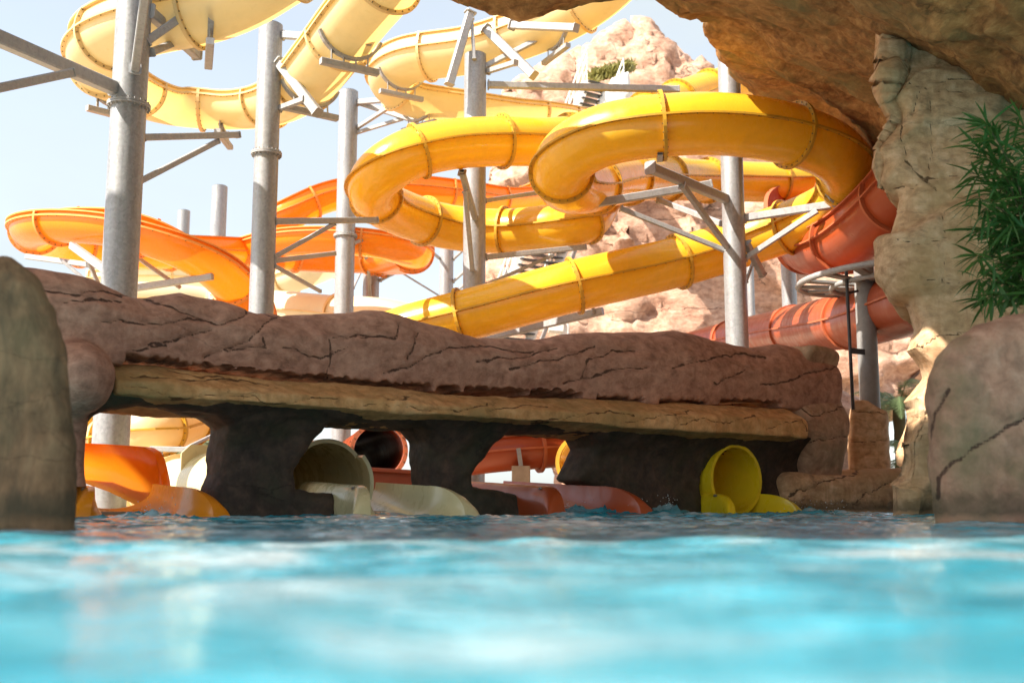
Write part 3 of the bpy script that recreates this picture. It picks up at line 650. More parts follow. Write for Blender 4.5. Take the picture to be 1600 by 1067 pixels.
slide('orange_flume', 'open orange flume curving round at the far left above the rock ledge', 'water slide',
      [(640, 395, 30), (600, 402, 31.5), (520, 402, 32), (420, 396, 31), (330, 394, 29), (240, 392, 27.5), (150, 388, 26.5), (80, 377, 25.2), (52, 358, 23.6), (70, 347, 22.4), (125, 345, 21.8), (190, 352, 21.4), (260, 374, 21.4), (320, 402, 21.8), (362, 440, 22.6), (388, 480, 23.5), (400, 560, 24.5)], .5, M['orange'], M['oflange'], (.1, .36), 2.2)
slide('orange_flume', 'open orange flume sweeping behind the grey columns left of the yellow loop', 'water slide',
      [(900, 262, 40), (850, 300, 37), (790, 312, 35), (720, 304, 33.5), (640, 296, 32.5), (560, 296, 31.8), (490, 312, 31.2), (440, 345, 31), (425, 390, 32)], .55, M['orange'], M['oflange'], (.36, .3), 2.4)
slide('orange_flume', 'lower open orange flume turning back beneath the yellow loop', 'water slide',
      [(365, 398, 31), (400, 384, 30), (450, 371, 29.2), (520, 368, 28.8), (590, 374, 28.8), (640, 389, 29.6), (640, 400, 31), (600, 404, 32.6)], .55, M['orange'], M['oflange'], (.1, .3), 2.4)
slide('cream_flume', 'large translucent cream flume looping across the top left corner', 'water slide',
      [(680, -130, 15.5), (606, -30, 17), (562, 22, 17.8), (512, 88, 18.9), (470, 135, 20.2), (420, 158, 21.5), (350, 164, 22.3), (260, 156, 22), (190, 128, 20.3), (155, 92, 18.7), (170, 60, 17.6), (230, 35, 17), (300, 22, 16.8), (370, 0, 16.6), (450, -50, 16.2)], .56, M['cream'], M['cflange'], (.34, .1), 1.9)
slide('cream_flume', 'translucent cream flume curling above the middle yellow loop', 'water slide',
      [(1010, -80, 22.5), (945, -15, 23), (880, 27, 23.6), (800, 60, 24.3), (740, 78, 24.7), (680, 86, 25), (636, 94, 25.3), (608, 120, 26), (636, 147, 26.6), (710, 160, 26.8), (790, 172, 27.5), (860, 175, 29), (890, 176, 33), (902, 180, 40), (908, 184, 48)], .6, M['cream'], M['cflange'], (.1, .34), 1.9)
slide('cream_flume', 'distant pale cream flume low behind the orange loop', 'water slide', [(150, 440, 36), (210, 436, 36), (280, 436, 37), (350, 440, 38), (430, 438, 38), (480, 424, 37), (520, 408, 38)], .6, M['white_cream'], M['cflange'], (.25, .25), 2.2, bolts=False)
slide('white_tube_slide', 'distant white tube slide resting just behind the rock ledge', 'water slide', [(180, 470, 34), (260, 472, 35), (340, 480, 36), (420, 485, 33), (520, 494, 32), (600, 500, 31), (680, 520, 31)], .62, M['white_cream'], M['cflange'], None, 3, bolts=False)
slide('red_flume', 'dark terracotta flume coming down beside the cliff behind the yellow tube', 'water slide',
      [(1520, 180, 17), (1450, 262, 18), (1385, 330, 19.5), (1320, 376, 21.3), (1270, 385, 23), (1240, 350, 25.5), (1245, 310, 27.5), (1290, 285, 29)], .66, M['red'], M['rflange'], (.36, .3), 2.4, bolts=False)
slide('red_tube_slide', 'terracotta tube slide emerging from behind the cliff and running left low behind the ledge', 'water slide',
      [(1500, 440, 15.8), (1410, 474, 18), (1330, 500, 20.5), (1215, 519, 26.5), (1110, 540, 31), (1000, 570, 34)], .54, M['red'], M['rflange'], None, 5.2, bolts=False, fl=.04)

# ------------------------------------------------------------------ columns with their arms
def column(label, px_t, py_t, Y, dia, px_b=None, py_b=None, z_top=None, rings=(), arms=(), mat='steel', zb=.0, cap=True, group='galvanised slide support columns'):
    """arms: list of (kind, from (px,py,Y), to (px,py,Y), width)"""
    b_ = U(px_b if px_b is not None else px_t, py_b if py_b is not None else py_t+200, Y); top = z_top if z_top else U(px_t, py_t, Y)[2]
    x, y = b_[0], Y
    t = thing('support_column', label, 'column', (x, y, zb), group)
    obj('column', MB().cyl((x, y), dia/2, zb, top, 40), M[mat], t)
    if cap: obj('cap', MB().cyl((x, y), dia/2-.03, top, top+.02, 24), M['dark'], t)
    for rp in rings:
        z = U(px_t, rp, Y)[2]; mb = MB(); mb.cyl((x, y), dia/2+.06, z+.003, z+.028, 40); mb.cyl((x, y), dia/2+.06, z-.028, z-.003, 40)
        rr = obj('flange', mb, M['beam'], t); B = MB()
        for k in range(20):
            a = k*math.pi/10; p = (x+math.cos(a)*(dia/2+.035), y+math.sin(a)*(dia/2+.035))
            B.bolt((p[0], p[1], z+.028), (0, 0, 1), .014, .03); B.bolt((p[0], p[1], z-.028), (0, 0, -1), .014, .03)
        tag(obj('bolts', B, M['grey'], rr), kind='stuff')
    for kind, a, b2, w in arms:
        a, b2 = V(*a), V(*b2); o_ = obj(kind, MB().beam(a, b2, w, w*1.15), M['beam'], t)
        # end plates
        d = (b2-a).normalized(); obj('end_plate', MB().beam(a-d*.01, a+d*.015, w*1.5, w*1.6).beam(b2-d*.015, b2+d*.012, w*1.25, w*1.3), M['beam'], o_)
    return t
def saddle(root_label, p, tang, R, Y=None): pass
column('thick grey column at far left carrying the long arms, its top out of the frame', 200, 0, 16, .52, 178, 600, 8.6, (166,), [
    ('arm', (-60, 35, 13), (178, 138, 15.8), .17), ('brace', (-60, 150, 12.6), (112, 114, 14.6), .10), ('arm', (222, 215, 16.1), (372, 211, 18.2), .09), ('brace', (216, 285, 16.1), (340, 221, 17.8), .075),
    ('arm', (211, 108, 15.7), (234, -60, 13.6), .12), ('arm', (228, 66, 16), (345, -16, 16.9), .11), ('arm', (232, 18, 16), (308, 86, 17.6), .15), ('brace', (236, 82, 16.1), (275, 66, 17), .09)])
column('tall grey column with ring flange, second from the left, top open to the sky', 424, 40, 19.5, .44, 408, 487, None, (241,), [
    ('arm', (440, 55, 19.5), (576, 64, 17.9), .12), ('brace', (438, 106, 19.5), (532, 68, 18.3), .09), ('arm', (436, 98, 19.4), (496, 176, 18.9), .15), ('brace', (436, 170, 19.5), (476, 155, 19), .09),
    ('arm', (428, 346, 19.5), (588, 344, 21.8), .10), ('brace', (428, 402, 19.5), (522, 350, 20.8), .07), ('arm', (426, 408, 19.5), (522, 396, 23), .08), ('brace', (428, 415, 19.5), (500, 455, 22), .06)])
column('grey column right of the second one, cut off below the cream flume', 545, 144, 28, .5, 537, 490, None, (369,), [
    ('arm', (558, 160, 28), (640, 153, 26.2), .12), ('brace', (558, 200, 28), (620, 160, 26.4), .09), ('arm', (558, 160, 28), (652, 190, 27.4), .12), ('brace', (556, 208, 28), (628, 186, 27.6), .08), ('brace', (552, 380, 28), (600, 363, 29), .08)])
column('grey column in the centre passing behind the yellow loop, top hidden by the cave roof', 742, 30, 23.9, .5, 741, 430, 10.3, (), [
    ('arm', (722, 270, 22.6), (742, 340, 23.6), .12), ('brace', (727, 300, 22.8), (738, 422, 23.6), .09), ('arm', (735, 20, 23.6), (702, 132, 23.4), .16), ('arm', (763, 133, 23.9), (1060, 140, 24.6), .13), ('brace', (760, 103, 23.9), (860, 52, 23.6), .10),
    ('arm', (760, 46, 23.9), (834, 118, 23.2), .17), ('brace', (762, 112, 23.9), (806, 98, 22.9), .10), ('arm', (760, 402, 24), (915, 386, 24.6), .10), ('brace', (760, 445, 24), (862, 400, 24.6), .07), ('brace', (737, 30, 23.6), (741, 92, 23.6), .08), ('brace', (757, 314, 24.2), (862, 298, 26.5), .09), ('arm', (800, 40, 23), (900, 44, 21.6), .14)])
column('bare grey column in front of the sloping yellow tube near the cave', 1133, 40, 21.2, .44, 1152, 535, 9.2, (), [
    ('arm', (1016, 262, 18.9), (1136, 312, 21.1), .15), ('brace', (1066, 290, 19.7), (1138, 388, 21.1), .10), ('arm', (888, 325, 20.6), (1110, 288, 21.2), .13), ('brace', (970, 326, 20.8), (1130, 390, 21.2), .08),
    ('arm', (1164, 341, 21.2), (1334, 315, 20.4), .13), ('brace', (1164, 404, 21.2), (1276, 330, 20.6), .09), ('arm', (1166, 380, 21.2), (1192, 430, 21.6), .12), ('brace', (1030, 313, 24), (1128, 350, 21.5), .10), ('brace', (1166, 440, 21.4), (1180, 400, 21.8), .05)])
column('short pale grey column top standing behind the left orange flume', 342, 292, 35, .5, 338, 430, None, ())
column('small distant column end peeking over the left orange flume', 286, 330, 44, .5, 283, 430, None, ())
column('grey column below the orange flume between the third column and the yellow tube', 582, 392, 33, .5, 579, 480, None, (), [
    ('arm', (572, 395, 31), (578, 440, 32.7), .12), ('brace', (575, 410, 31.4), (579, 478, 32.7), .09), ('arm', (594, 417, 33), (650, 417, 32), .10), ('brace', (594, 438, 33), (628, 420, 32.3), .08), ('brace', (552, 450, 33), (566, 420, 34), .06)])
column('distant grey column with many side brackets left of the central column', 698, 390, 37, .48, 697, 470, None, (), [
    ('brace', (688, 405, 37), (670, 390, 36), .08), ('brace', (708, 405, 37), (722, 392, 36), .08), ('brace', (708, 440, 37), (730, 420, 36), .08), ('brace', (708, 458, 37), (732, 440, 36), .08), ('brace', (614, 418, 36), (686, 462, 37), .05)])
column('pale column behind the terracotta flume, right of the sloping yellow tube', 1236, 400, 31, .42, 1234, 480, None, ())
column('thin bluish column just right of the bare grey column', 1172, 400, 34, .22, 1174, 480, None, (), group=None)
column('dark grey column on a rock plinth under the ring pipe', 1352, 418, 18.3, .33, 1360, 640, None, (), (), 'grey', zb=.6, group=None)
# free standing cradle beams under the slides
def cradle(label, beams, loc):
    t = thing('support_frame', label, 'support frame', loc, 'steel frames under the slides')
    for kind, a, b2, w in beams: obj(kind, MB().beam(V(*a), V(*b2), w, w*1.1), M['beam'], t)
cradle('steel beams crossing under the left orange flume loop', [('arm', (42, 401, 22.6), (162, 417, 21.6), .10), ('arm', (113, 384, 21.6), (168, 424, 20), .13), ('brace', (98, 408, 22), (138, 442, 22), .06), ('brace', (136, 402, 21.4), (154, 446, 21.6), .07)], U(110, 480, 22)*np.array([1, 1, 0]))
cradle('steel beam and brace under the end of the left orange flume', [('arm', (212, 450, 22), (332, 432, 21.6), .12), ('brace', (214, 402, 22), (282, 450, 22.5), .07)], U(260, 480, 22)*np.array([1, 1, 0]))
cradle('long steel beam under the sloping yellow tube', [('arm', (760, 528, 25.2), (942, 486, 23.9), .15), ('hanger', (922, 452, 23.9), (928, 490, 23.9), .07)], U(860, 520, 24.6)*np.array([1, 1, 0]))

# saddles: curved steel straps hugging flumes from below
def saddle(label, px, py, Y, R, axis, w=.09, a0=200, a1=340, base=True):
    c = V(px, py, Y); ax = Vector(axis).normalized(); x = ax.cross(Vector((0, 0, 1))).normalized(); u = x.cross(ax)
    t = thing('saddle_bracket', label, 'bracket', c-Vector((0, 0, R)), 'curved saddle brackets holding the slides')
    n = 14; pr = []
    for k in range(n+1):
        a = math.radians(a0+(a1-a0)*k/n); d = x*math.cos(a)+u*math.sin(a)
        for rr, dd in ((.02, -w/2), (.02+.05, -w/2), (.07, w/2), (.02, w/2)): pr.append(c+d*(R+rr)+ax*dd)
    mb = MB().add(pr, [(k*4+e, k*4+(e+1) % 4, (k+1)*4+(e+1) % 4, (k+1)*4+e) for k in range(n) for e in range(4)])
    obj('strap', mb, M['beam'], t)
    if base:
        z = -R-.20; obj('cross_beam', MB().beam(c+x*R*.95+u*z, c-x*R*.95+u*z, .13, .11), M['beam'], t)
        for s_ in (-.6, -.2, .2, .6): obj('web_plate', MB().beam(c+x*R*s_-u*(math.sqrt(1-s_*s_)*R+.03), c+x*R*s_+u*z, .02, w), M['beam'], t)
def saddle_on(label, pts, k, R, **kw): pass
saddle('curved strap under the front yellow tube at its ring above the long arm', 1030, 198, 18, .53, (1, -.1, 0), a0=185, a1=290, base=False)
saddle('curved strap under the top of the left yellow loop', 722, 226, 22.4, .53, (1, .1, 0), a0=180, a1=270, base=False)
saddle('curved strap under the right bend of the yellow tube', 1335, 290, 20.3, .55, (-.2, 1, 0), a0=190, a1=350, base=False)
saddle('strap and cross beam under the cream flume bend near the second column', 548, 40, 18.1, .56, (.6, -1, 0))
saddle('strap and cross beam under the lower right stretch of the top left cream flume', 484, 120, 19.8, .56, (.7, -1, .2))
saddle('strap and cross beam under the left end of the top left cream flume', 182, 120, 20, .56, (1, -1, 0))
saddle('strap under the bottom of the top left cream flume', 352, 164, 22.3, .56, (1, 0, 0), a0=240, a1=300)
saddle('strap and cross beam under the nearest corner of the top left cream flume', 330, 15, 16.8, .56, (1, .3, 0))
saddle('upper strap under the left end of the middle cream flume', 628, 100, 25.4, .6, (.6, -1, 0))
saddle('lower strap under the left end of the middle cream flume', 655, 150, 26.7, .6, (.8, 1, 0))
saddle('strap and cross beam under the right stretch of the middle cream flume', 868, 33, 23.7, .6, (1, .5, 0))

# grey ring pipe platform under the red flume
rp = thing('ring_pipe', 'curved pale grey ring pipes forming a round frame under the terracotta flume', 'pipe frame', V(1330, 470, 19))
c0 = V(1388, 434, 18.5)
def ringpts(r, dz): return [c0+Vector((r*math.cos(a), r*math.sin(a), dz+.06*r*math.cos(a))) for a in np.linspace(0, 2*math.pi, 49)]
obj('outer_pipe', MB().tube(ringpts(1.5, 0), .055, 12, False), M['beam'], rp); obj('inner_pipe', MB().tube(ringpts(.95, -.1), .045, 12, False), M['beam'], rp)
for k in range(16):
    r = k*math.pi/8+.1; d_ = Vector((math.cos(r), math.sin(r), .06*math.cos(r))); obj('rung', MB().beam(c0+d_*1.47, c0+d_*.6-Vector((0, 0, .1)), .16, .045), M['grey'], rp)
obj('collar', MB().cyl((c0.x-.36, c0.y-.3), .25, c0.z-.10, c0.z-.03, 30), M['beam'], rp)
tp = thing('thin_pipe', 'thin dark vertical pipe left of the dark grey column', 'pipe', V(1333, 630, 18))
obj('pipe', MB().tube([V(1322, 420, 18), V(1333, 640, 18)], .028, 10), M['dark'], tp)
obj('clamp', MB().beam(V(1322, 458, 18), V(1340, 455, 18.1), .05, .04), M['dark'], tp); obj('clamp', MB().beam(V(1330, 548, 18), V(1350, 550, 18.1), .05, .09), M['dark'], tp)

# ------------------------------------------------------------------ stairs on the mountain
st = thing('stairway', 'steep white and grey service stairway climbing the sandstone mountain behind the slides', 'stairway', U(800, 560, 42)*np.array([1, 1, 0]))
a_, b_ = V(792, 545, 42), V(950, 128, 42.5)
n_ = 46; dx = (b_-a_)/n_; o1, o2 = Vector((-.85, 0, 0)), Vector((.75, 1.0, 0))
for off in (o1, o2):
    obj('stringer', MB().beam(a_+off, b_+off, .1, .32), M['white'], st)
    for hh in (.5, .95, 1.4): obj('handrail', MB().tube([a_+off+Vector((0, 0, hh)), b_+off+Vector((0, 0, hh))], .035, 8), M['white'], st)
obj('side_panel', MB().beam(a_+o2+Vector((.35, .3, -.2)), b_+o2+Vector((.35, .3, -.2)), .9, .1), M['grey'], st)
tr = MB().beam(o1, o2, .35, .05).mesh('tread'); tr.materials.append(M['dark']); po = MB().beam((0, 0, 0), (0, 0, 1.4), .05).mesh('post'); po.materials.append(M['white'])
ds = MB().beam(Vector((0, 0, 0)), dx*2+Vector((0, 0, 1.4)), .035).mesh('diagonal'); ds.materials.append(M['white'])
for k in range(n_+1):
    p = a_+dx*k; o_ = obj('tread', tr, None, st); o_.location += p
    if k % 2 == 0:
        for off in (o1, o2): o_ = obj('post', po, None, st); o_.location += p+off
        if k % 4 == 0 and k < n_-2: o_ = obj('diagonal', ds, None, st); o_.location += p+o1
cv = thing('canvas_cover', 'off white canvas cover draped beside the top of the mountain stairway', 'cover', V(960, 170, 43))
vs, q = pillow(pxpoly([(925, 190), (935, 150), (955, 122), (983, 112), (985, 150), (980, 190)], 43), 42.7, 44.5, .3, .1, .3); vs = displace(vs, q, .12, 1.2, 5, 4)
obj('canvas', mesh_np('canvas', vs, q), M['white'], cv)
bx = thing('stair_footing', 'pale blue grey steel footing below the mountain stairway', 'footing', V(872, 560, 40))
obj('post', MB().beam(V(882, 500, 40), V(882, 600, 40), .35), M['white'], bx); obj('gusset', MB().beam(V(858, 510, 40), V(880, 512, 40), .5, .45), M['white'], bx)

# ------------------------------------------------------------------ slide exits through the wall
def oval_badge(c, t_dir, n_dir, root, s=.05):
    c, x, n = Vector(c), Vector(t_dir).normalized(), Vector(n_dir).normalized(); y = n.cross(x).normalized(); mb = MB()
    k = 20; mb.add([c+n*.004+x*s*math.cos(a)+y*s*.42*math.sin(a) for a in np.linspace(0, 2*math.pi, k+1)[:-1]], [tuple(range(k))])
    bd = obj('badge', mb, M['dark'], root)
    mb = MB(); mb.add([c+n*.007+x*s*.8*math.cos(a)+y*s*.42*.72*math.sin(a) for a in np.linspace(0, 2*math.pi, k+1)[:-1]], [tuple(range(k))]); mb2 = MB().add([c+n*.010+x*s*.5*math.cos(a)+y*(s*.16*math.sin(a)-.004) for a in np.linspace(0, 2*math.pi, k+1)[:-1]], [tuple(range(k))])
    obj('badge_field', mb, M['badge'], bd); obj('badge_mark', mb2, M['dark'], bd)
M['badge'] = plain('badge_grey', (.45, .47, .42), .5)
def exit_trough(name, label, px, dd, mat, W2=.45, h=.36, back=2.2, sk=.17, badge=True, wing=1.0, fo=.7, slope=.2, ax=None):
    """open trough that slides out into the pool: rolled rims whose outer skirts drop to the water; axis from far to near"""
    c = np.array(lw(S1(px, dd), dd, 0))[:2]; fwd = -Ln if ax is None else np.array(ax)/np.linalg.norm(ax)
    right = np.array([-fwd[1], fwd[0]])
    root = thing(name, label, 'water slide', (c[0], c[1], 0))
    T_ = np.concatenate([np.linspace(-back, 0, 14)[:-1], np.linspace(0, fo, 26)])
    rows = []
    for t in T_:
        tt = max(0, t)/fo; hr = h*math.sqrt(max(0, 1-tt**2.6)); flare = .14*tt**2*wing; zfl = -.10
        row = []
        for sgn, H in ((-1, 1.0), (1, 1.0)): pass
        w = W2+flare; prof = []
        # left skirt outer bottom -> rim -> inner bowl -> right
        fz = slope*max(0, -t)-.10; hb = hr+slope*.25*max(0, -t)
        skh = sk*(1+.25*tt)
        prof += [(-w-skh, -.12), (-w-skh*.97, hb*.35), (-w-skh*.85, hb*.68), (-w-skh*.6, hb*.9), (-w-skh*.3, hb*.985), (-w, hb)]
        for a in np.linspace(0, math.pi, 17)[1:-1]:
            prof.append((-w*math.cos(a), hb-(hb-fz)*math.sin(a)**.8))
        prof += [(w, hb), (w+skh*.3, hb*.985), (w+skh*.6, hb*.9), (w+skh*.85, hb*.68), (w+skh*.97, hb*.35), (w+skh, -.12)]
        rows.append([(c[0]+fwd[0]*t+right[0]*x, c[1]+fwd[1]*t+right[1]*x, z) for x, z in prof])
    m_ = len(rows[0]); A_ = np.array(rows)
    def part(name_, k0, k1):
        B_ = A_[:, k0:k1]; mm = k1-k0; n = len(B_); I, K = np.meshgrid(np.arange(n-1), np.arange(mm-1), indexing='ij')
        return obj(name_, mesh_np(name_, B_.reshape(-1, 3), np.stack([I*mm+K, I*mm+K+1, (I+1)*mm+K+1, (I+1)*mm+K], -1).reshape(-1, 4)), mat, root)
    part('skirt', 0, 6); part('trough', 5, m_-5); part('skirt', m_-6, m_)
    if badge:
        i = 20; p = Vector(A_[i, 3]); nrm = (Vector(A_[i, 2])-Vector(A_[i, 4])).cross(Vector(A_[i+1, 3])-Vector(A_[i-1, 3]))
        if nrm.y > 0: nrm = -nrm
        oval_badge(p+nrm.normalized()*.004, Vector(A_[i+1, 3])-Vector(A_[i-1, 3]), nrm, root)
    return root, c, fwd, right
def arc_shell(root, name, c, fwd, right, t0, t1, R, zc_, a0, a1, mat, lip=True, thick=.04, sx=1.0, x0=0, n=26, flare=0):
    """part of a round hood running along the slide axis, built with its thickness"""
    vs = []; ts = np.linspace(t0, t1, 8)
    for t in ts:
        for R_ in (R, R+thick):
            for a in np.radians(np.linspace(a0, a1, n)):
                x = x0+R_*sx*math.cos(a); z = zc_+R_*math.sin(a); vs.append((c[0]+fwd[0]*t+right[0]*x, c[1]+fwd[1]*t+right[1]*x, z))
    m2 = 2*n; fs = []
    for i in range(len(ts)-1):
        for k in range(n-1):
            fs.append((i*m2+k, i*m2+k+1, (i+1)*m2+k+1, (i+1)*m2+k)); fs.append((i*m2+n+k, (i+1)*m2+n+k, (i+1)*m2+n+k+1, i*m2+n+k+1))
        for e in (0, n-1): fs.append((i*m2+e, (i+1)*m2+e, (i+1)*m2+n+e, i*m2+n+e))
    nsm = len(fs)
    for i in (0, len(ts)-1):
        for k in range(n-1): fs.append((i*m2+k, i*m2+n+k, i*m2+n+k+1, i*m2+k+1))
    mb = MB().add(vs, fs, True); mb.sm[nsm:] = [False]*(len(fs)-nsm); me = mb.mesh(name); me.set_sharp_from_angle(angle=.7); return obj(name, me, mat, root)
# orange exit with its high back wall
ro, c, fw, rt = exit_trough('orange_slide_exit', 'bright orange slide exit with a high curved back wall pouring into the pool at left', 212, -.15, M['orange'], W2=.44, h=.32, back=1.0, sk=.15, fo=.65)
vs = []
# high banked wall, sweeping behind the trough from the left
W0 = [(90, 690, 12.5), (130, 692, 12.6), (170, 694, 12.7), (215, 697, 12.8), (228, 699, 12.82), (238, 705, 12.85), (244, 716, 12.88), (246, 730, 12.9)]
W1 = [(90, 748, 12.2), (130, 754, 12.2), (170, 768, 12.25), (215, 790, 12.4), (228, 792, 12.45), (238, 792, 12.5), (244, 792, 12.52), (246, 792, 12.55)]
mb = MB(); tv = [V(*p) for p in W0]; bv = [V(*p) for p in W1]; rowsn = 7; G = []
for k in range(rowsn):
    f = k/(rowsn-1)
    G.append([a.lerp(b2, f)+Vector((0, .18*math.sin(f*math.pi), 0)) for a, b2 in zip(tv, bv)])
nn = len(tv); off = Vector((.06, .12, 0)); g2 = [[p+off for p in r_] for r_ in G]
flat = [p for r_ in G for p in r_]+[p for r_ in g2 for p in r_]; o2 = nn*rowsn
fs = [(k*nn+i, k*nn+i+1, (k+1)*nn+i+1, (k+1)*nn+i) for k in range(rowsn-1) for i in range(nn-1)]
fs += [tuple(o2+j for j in f[::-1]) for f in fs]; fs += [(i, o2+i, o2+i+1, i+1) for i in range(nn-1)]+[(k*nn+nn-1, (k+1)*nn+nn-1, o2+(k+1)*nn+nn-1, o2+k*nn+nn-1) for k in range(rowsn-1)]
me = MB().add(flat, fs, True).mesh('back_wall'); me.set_sharp_from_angle(angle=.9); obj('back_wall', me, M['amber'], ro)
# cream exit with half hood
ro, c, fw, rt = exit_trough('cream_slide_exit', 'sand coloured slide exit with a tall half hood emptying into the pool', 612, -.15, M['cream2'], W2=.45, h=.36, back=1.3, sk=.17, fo=.65)
arc_shell(ro, 'hood', c, fw, rt, -5.5, -1.15, .48, .41, -95, 265, M['cream2'], thick=.05, n=48, x0=-.28)
arc_shell(ro, 'hood_collar', c, fw, rt, -1.15, -.95, .48, .39, -20, 42, M['cream2'], thick=.05, x0=-.28)
bc = Vector((c[0]-fw[0]*5.4, c[1]-fw[1]*5.4, .5)); obj('hood_light_block', MB().beam(bc, bc-Vector((fw[0], fw[1], 0))*.05, 1.5, 1.1), M['cream2'], ro)  # unseen plate added to keep daylight out of the hood
# red exit
ro, c, fw, rt = exit_trough('red_slide_exit', 'low terracotta slide exit with a long shallow trough leading into the pool', 890, -.15, M['red'], W2=.45, h=.38, back=2.2, sk=.2, fo=.7)
# yellow exit
ro, c, fw, rt = exit_trough('yellow_slide_exit', 'bright yellow round slide mouth with short trough in the dark wall at right', 1150, -.02, M['lemon'], W2=.47, h=.30, back=.3, sk=.12, fo=.6)
arc_shell(ro, 'mouth_tube', c, fw, rt, -2.2, .03, .46, .50, -95, 265, M['lemon'], thick=.05, n=36)
g_ = MB(); bc = Vector((c[0]-fw[0]*2.1, c[1]-fw[1]*2.1, .5)); g_.beam(bc, bc-Vector((fw[0], fw[1], 0))*.05, 1.05, 1.05); obj('inner_bend', g_, M['yellow'], ro)
# red tube mouth behind the cream exit
slide('red_tube_slide', 'terracotta tube slide with a dark round open mouth behind the sand coloured hood', 'water slide', [(500, 745, 34), (535, 728, 27), (570, 713, 22), (592, 704, 18.8)], .42, M['red'], M['rflange'], None, 1.3)
t = thing('red_trough', 'flat sided terracotta trough beneath the dark tube mouth', 'water slide', V(600, 770, 18))
obj('side', MB().beam(V(560, 752, 17.6), V(660, 757, 17.4), .08, .42), M['red'], t); obj('lip', MB().beam(V(560, 732, 17.5), V(660, 738, 17.3), .14, .06), M['red'], t)
slide('red_flume', 'terracotta flume crossing high in the third wall opening', 'water slide', [(700, 715, 21), (780, 705, 21), (850, 700, 21), (960, 690, 22)], .42, M['red'], M['rflange'], (.25, .25), 2.0, bolts=False)
t = thing('flume_post', 'short tan concrete post with steel bracket under the terracotta flume', 'post', V(814, 775, 20.5))
obj('block', MB().beam(V(814, 728, 20.5), V(814, 790, 20.5), .34, .3, cham=.05), M['concrete'] if 'concrete' in M else plain('concrete', (.42, .33, .25), .9), t); obj('bracket', MB().beam(V(810, 700, 20.4), V(814, 728, 20.4), .08, .05), M['beam'], t)
slide('yellow_tube_slide', 'sliver of yellow tube slide at the right edge of the third wall opening', 'water slide', [(912, 722, 19.2), (930, 722, 20.5), (950, 722, 22)], .42, M['yellow'], M['rust'], None, 1.5, bolts=False)

# things seen through the first opening
slide('yellow_tube_slide', 'pale yellow tube slide with bolted seam behind the grey column in the first opening', 'water slide', [(150, 690, 24), (205, 680, 21), (240, 672, 20.4), (300, 655, 22), (380, 640, 24)], .48, M['cream'], M['rust'], None, 1.1)
slide('cream_tube_slide', 'pale speckled tube slide lying low at the right side of the first opening', 'water slide', [(230, 770, 24), (275, 762, 19), (330, 770, 17.5)], .5, M['white_cream'], M['cflange'], None, 1.6, bolts=False)
t = thing('guard_rail', 'galvanised steel guard rail in the first opening', 'rail', V(280, 790, 20))
obj('rail', MB().beam(V(235, 701, 19), V(330, 703, 19), .09, .09), M['beam'], t); obj('brace', MB().beam(V(290, 700, 19.1), V(340, 676, 20), .05, .05), M['beam'], t); obj('post', MB().beam(V(250, 703, 19.1), V(250, 800, 19.1), .08), M['beam'], t)
t = thing('pink_post', 'pinkish rendered post behind the guard rail in the first opening', 'post', V(307, 800, 26)); obj('post', MB().beam(V(306, 640, 26), V(306, 800, 26), .3), M['concrete'] if 'concrete' in M else plain('pink_render', (.6, .42, .36), .8), t)
t = thing('banner', 'small blue banner hanging beside the palm in the first opening', 'banner', V(282, 700, 28)); obj('pole', MB().tube([V(281, 655, 28), V(281, 800, 28)], .025, 8), M['grey'], t)
M['blue'] = plain('blue_cloth', (.04, .25, .6), .7); obj('cloth', MB().beam(V(284, 668, 28), V(284, 694, 28), .12, .02), M['blue'], t)
mb = MB()
for k in range(4): mb.beam(V(282.5, 671+k*6, 27.93), V(285.5, 671+k*6, 27.93), .015, .05)
obj('print', mb, M['white'], t)

# ------------------------------------------------------------------ plants
def leafmat(name, col, tr=.35):
    m, nt, P, O = new_mat(name); l = nt.links.new
    oi = nt.nodes.new('ShaderNodeObjectInfo'); geo = nt.nodes.new('ShaderNodeNewGeometry'); n = N(nt, 'ShaderNodeTexNoise', Scale=6.0, Detail=3); l(geo.outputs['Position'], n.inputs['Vector'])
    c = mixc(nt, n.outputs['Fac'], [x*.6 for x in col], [min(1, x*1.5) for x in col]); l(c, P.inputs['Base Color']); P.inputs['Roughness'].default_value = .4
    t = nt.nodes.new('ShaderNodeBsdfTranslucent'); l(c, t.inputs['Color']); x = nt.nodes.new('ShaderNodeMixShader'); x.inputs[0].default_value = tr
    l(P.outputs[0], x.inputs[1]); l(t.outputs[0], x.inputs[2]); l(x.outputs[0], O.inputs['Surface']); return m
M['leaf'] = leafmat('deep_green_leaf', (.055, .15, .03)); M['palm'] = leafmat('palm_leaf', (.17, .24, .10), .4); M['stem'] = plain('green_brown_stem', (.12, .1, .05), .8); M['moss'] = leafmat('moss', (.26, .24, .07), .2)
def leaf_mesh(L_, w, name='leaf'):
    vs = []; n = 6
    for i in range(n+1):
        t = i/n; ww = w*math.sin(math.pi*min(1, t*.93+.05))**.8*.5; z = -.25*L_*t*t
        vs += [(-ww, L_*t, z+.15*ww), (0, L_*t, z-.1*ww), (ww, L_*t, z+.15*ww)]
    fs = [(i*3+k, i*3+k+1, i*3+3+k+1, i*3+3+k) for i in range(n) for k in range(2)]
    return MB().add(vs, fs, True).mesh(name)
LM = [leaf_mesh(.24, .026), leaf_mesh(.30, .028), leaf_mesh(.18, .022)]
for m_ in LM: m_.materials.append(M['leaf'])
pt = thing('leafy_shrub', 'dark green narrow leaved shrub hanging in front of the cliff at right', 'shrub', V(1620, 485, 9.2))
random.seed(11); leaves = []
root = V(1625, 500, 9.3)
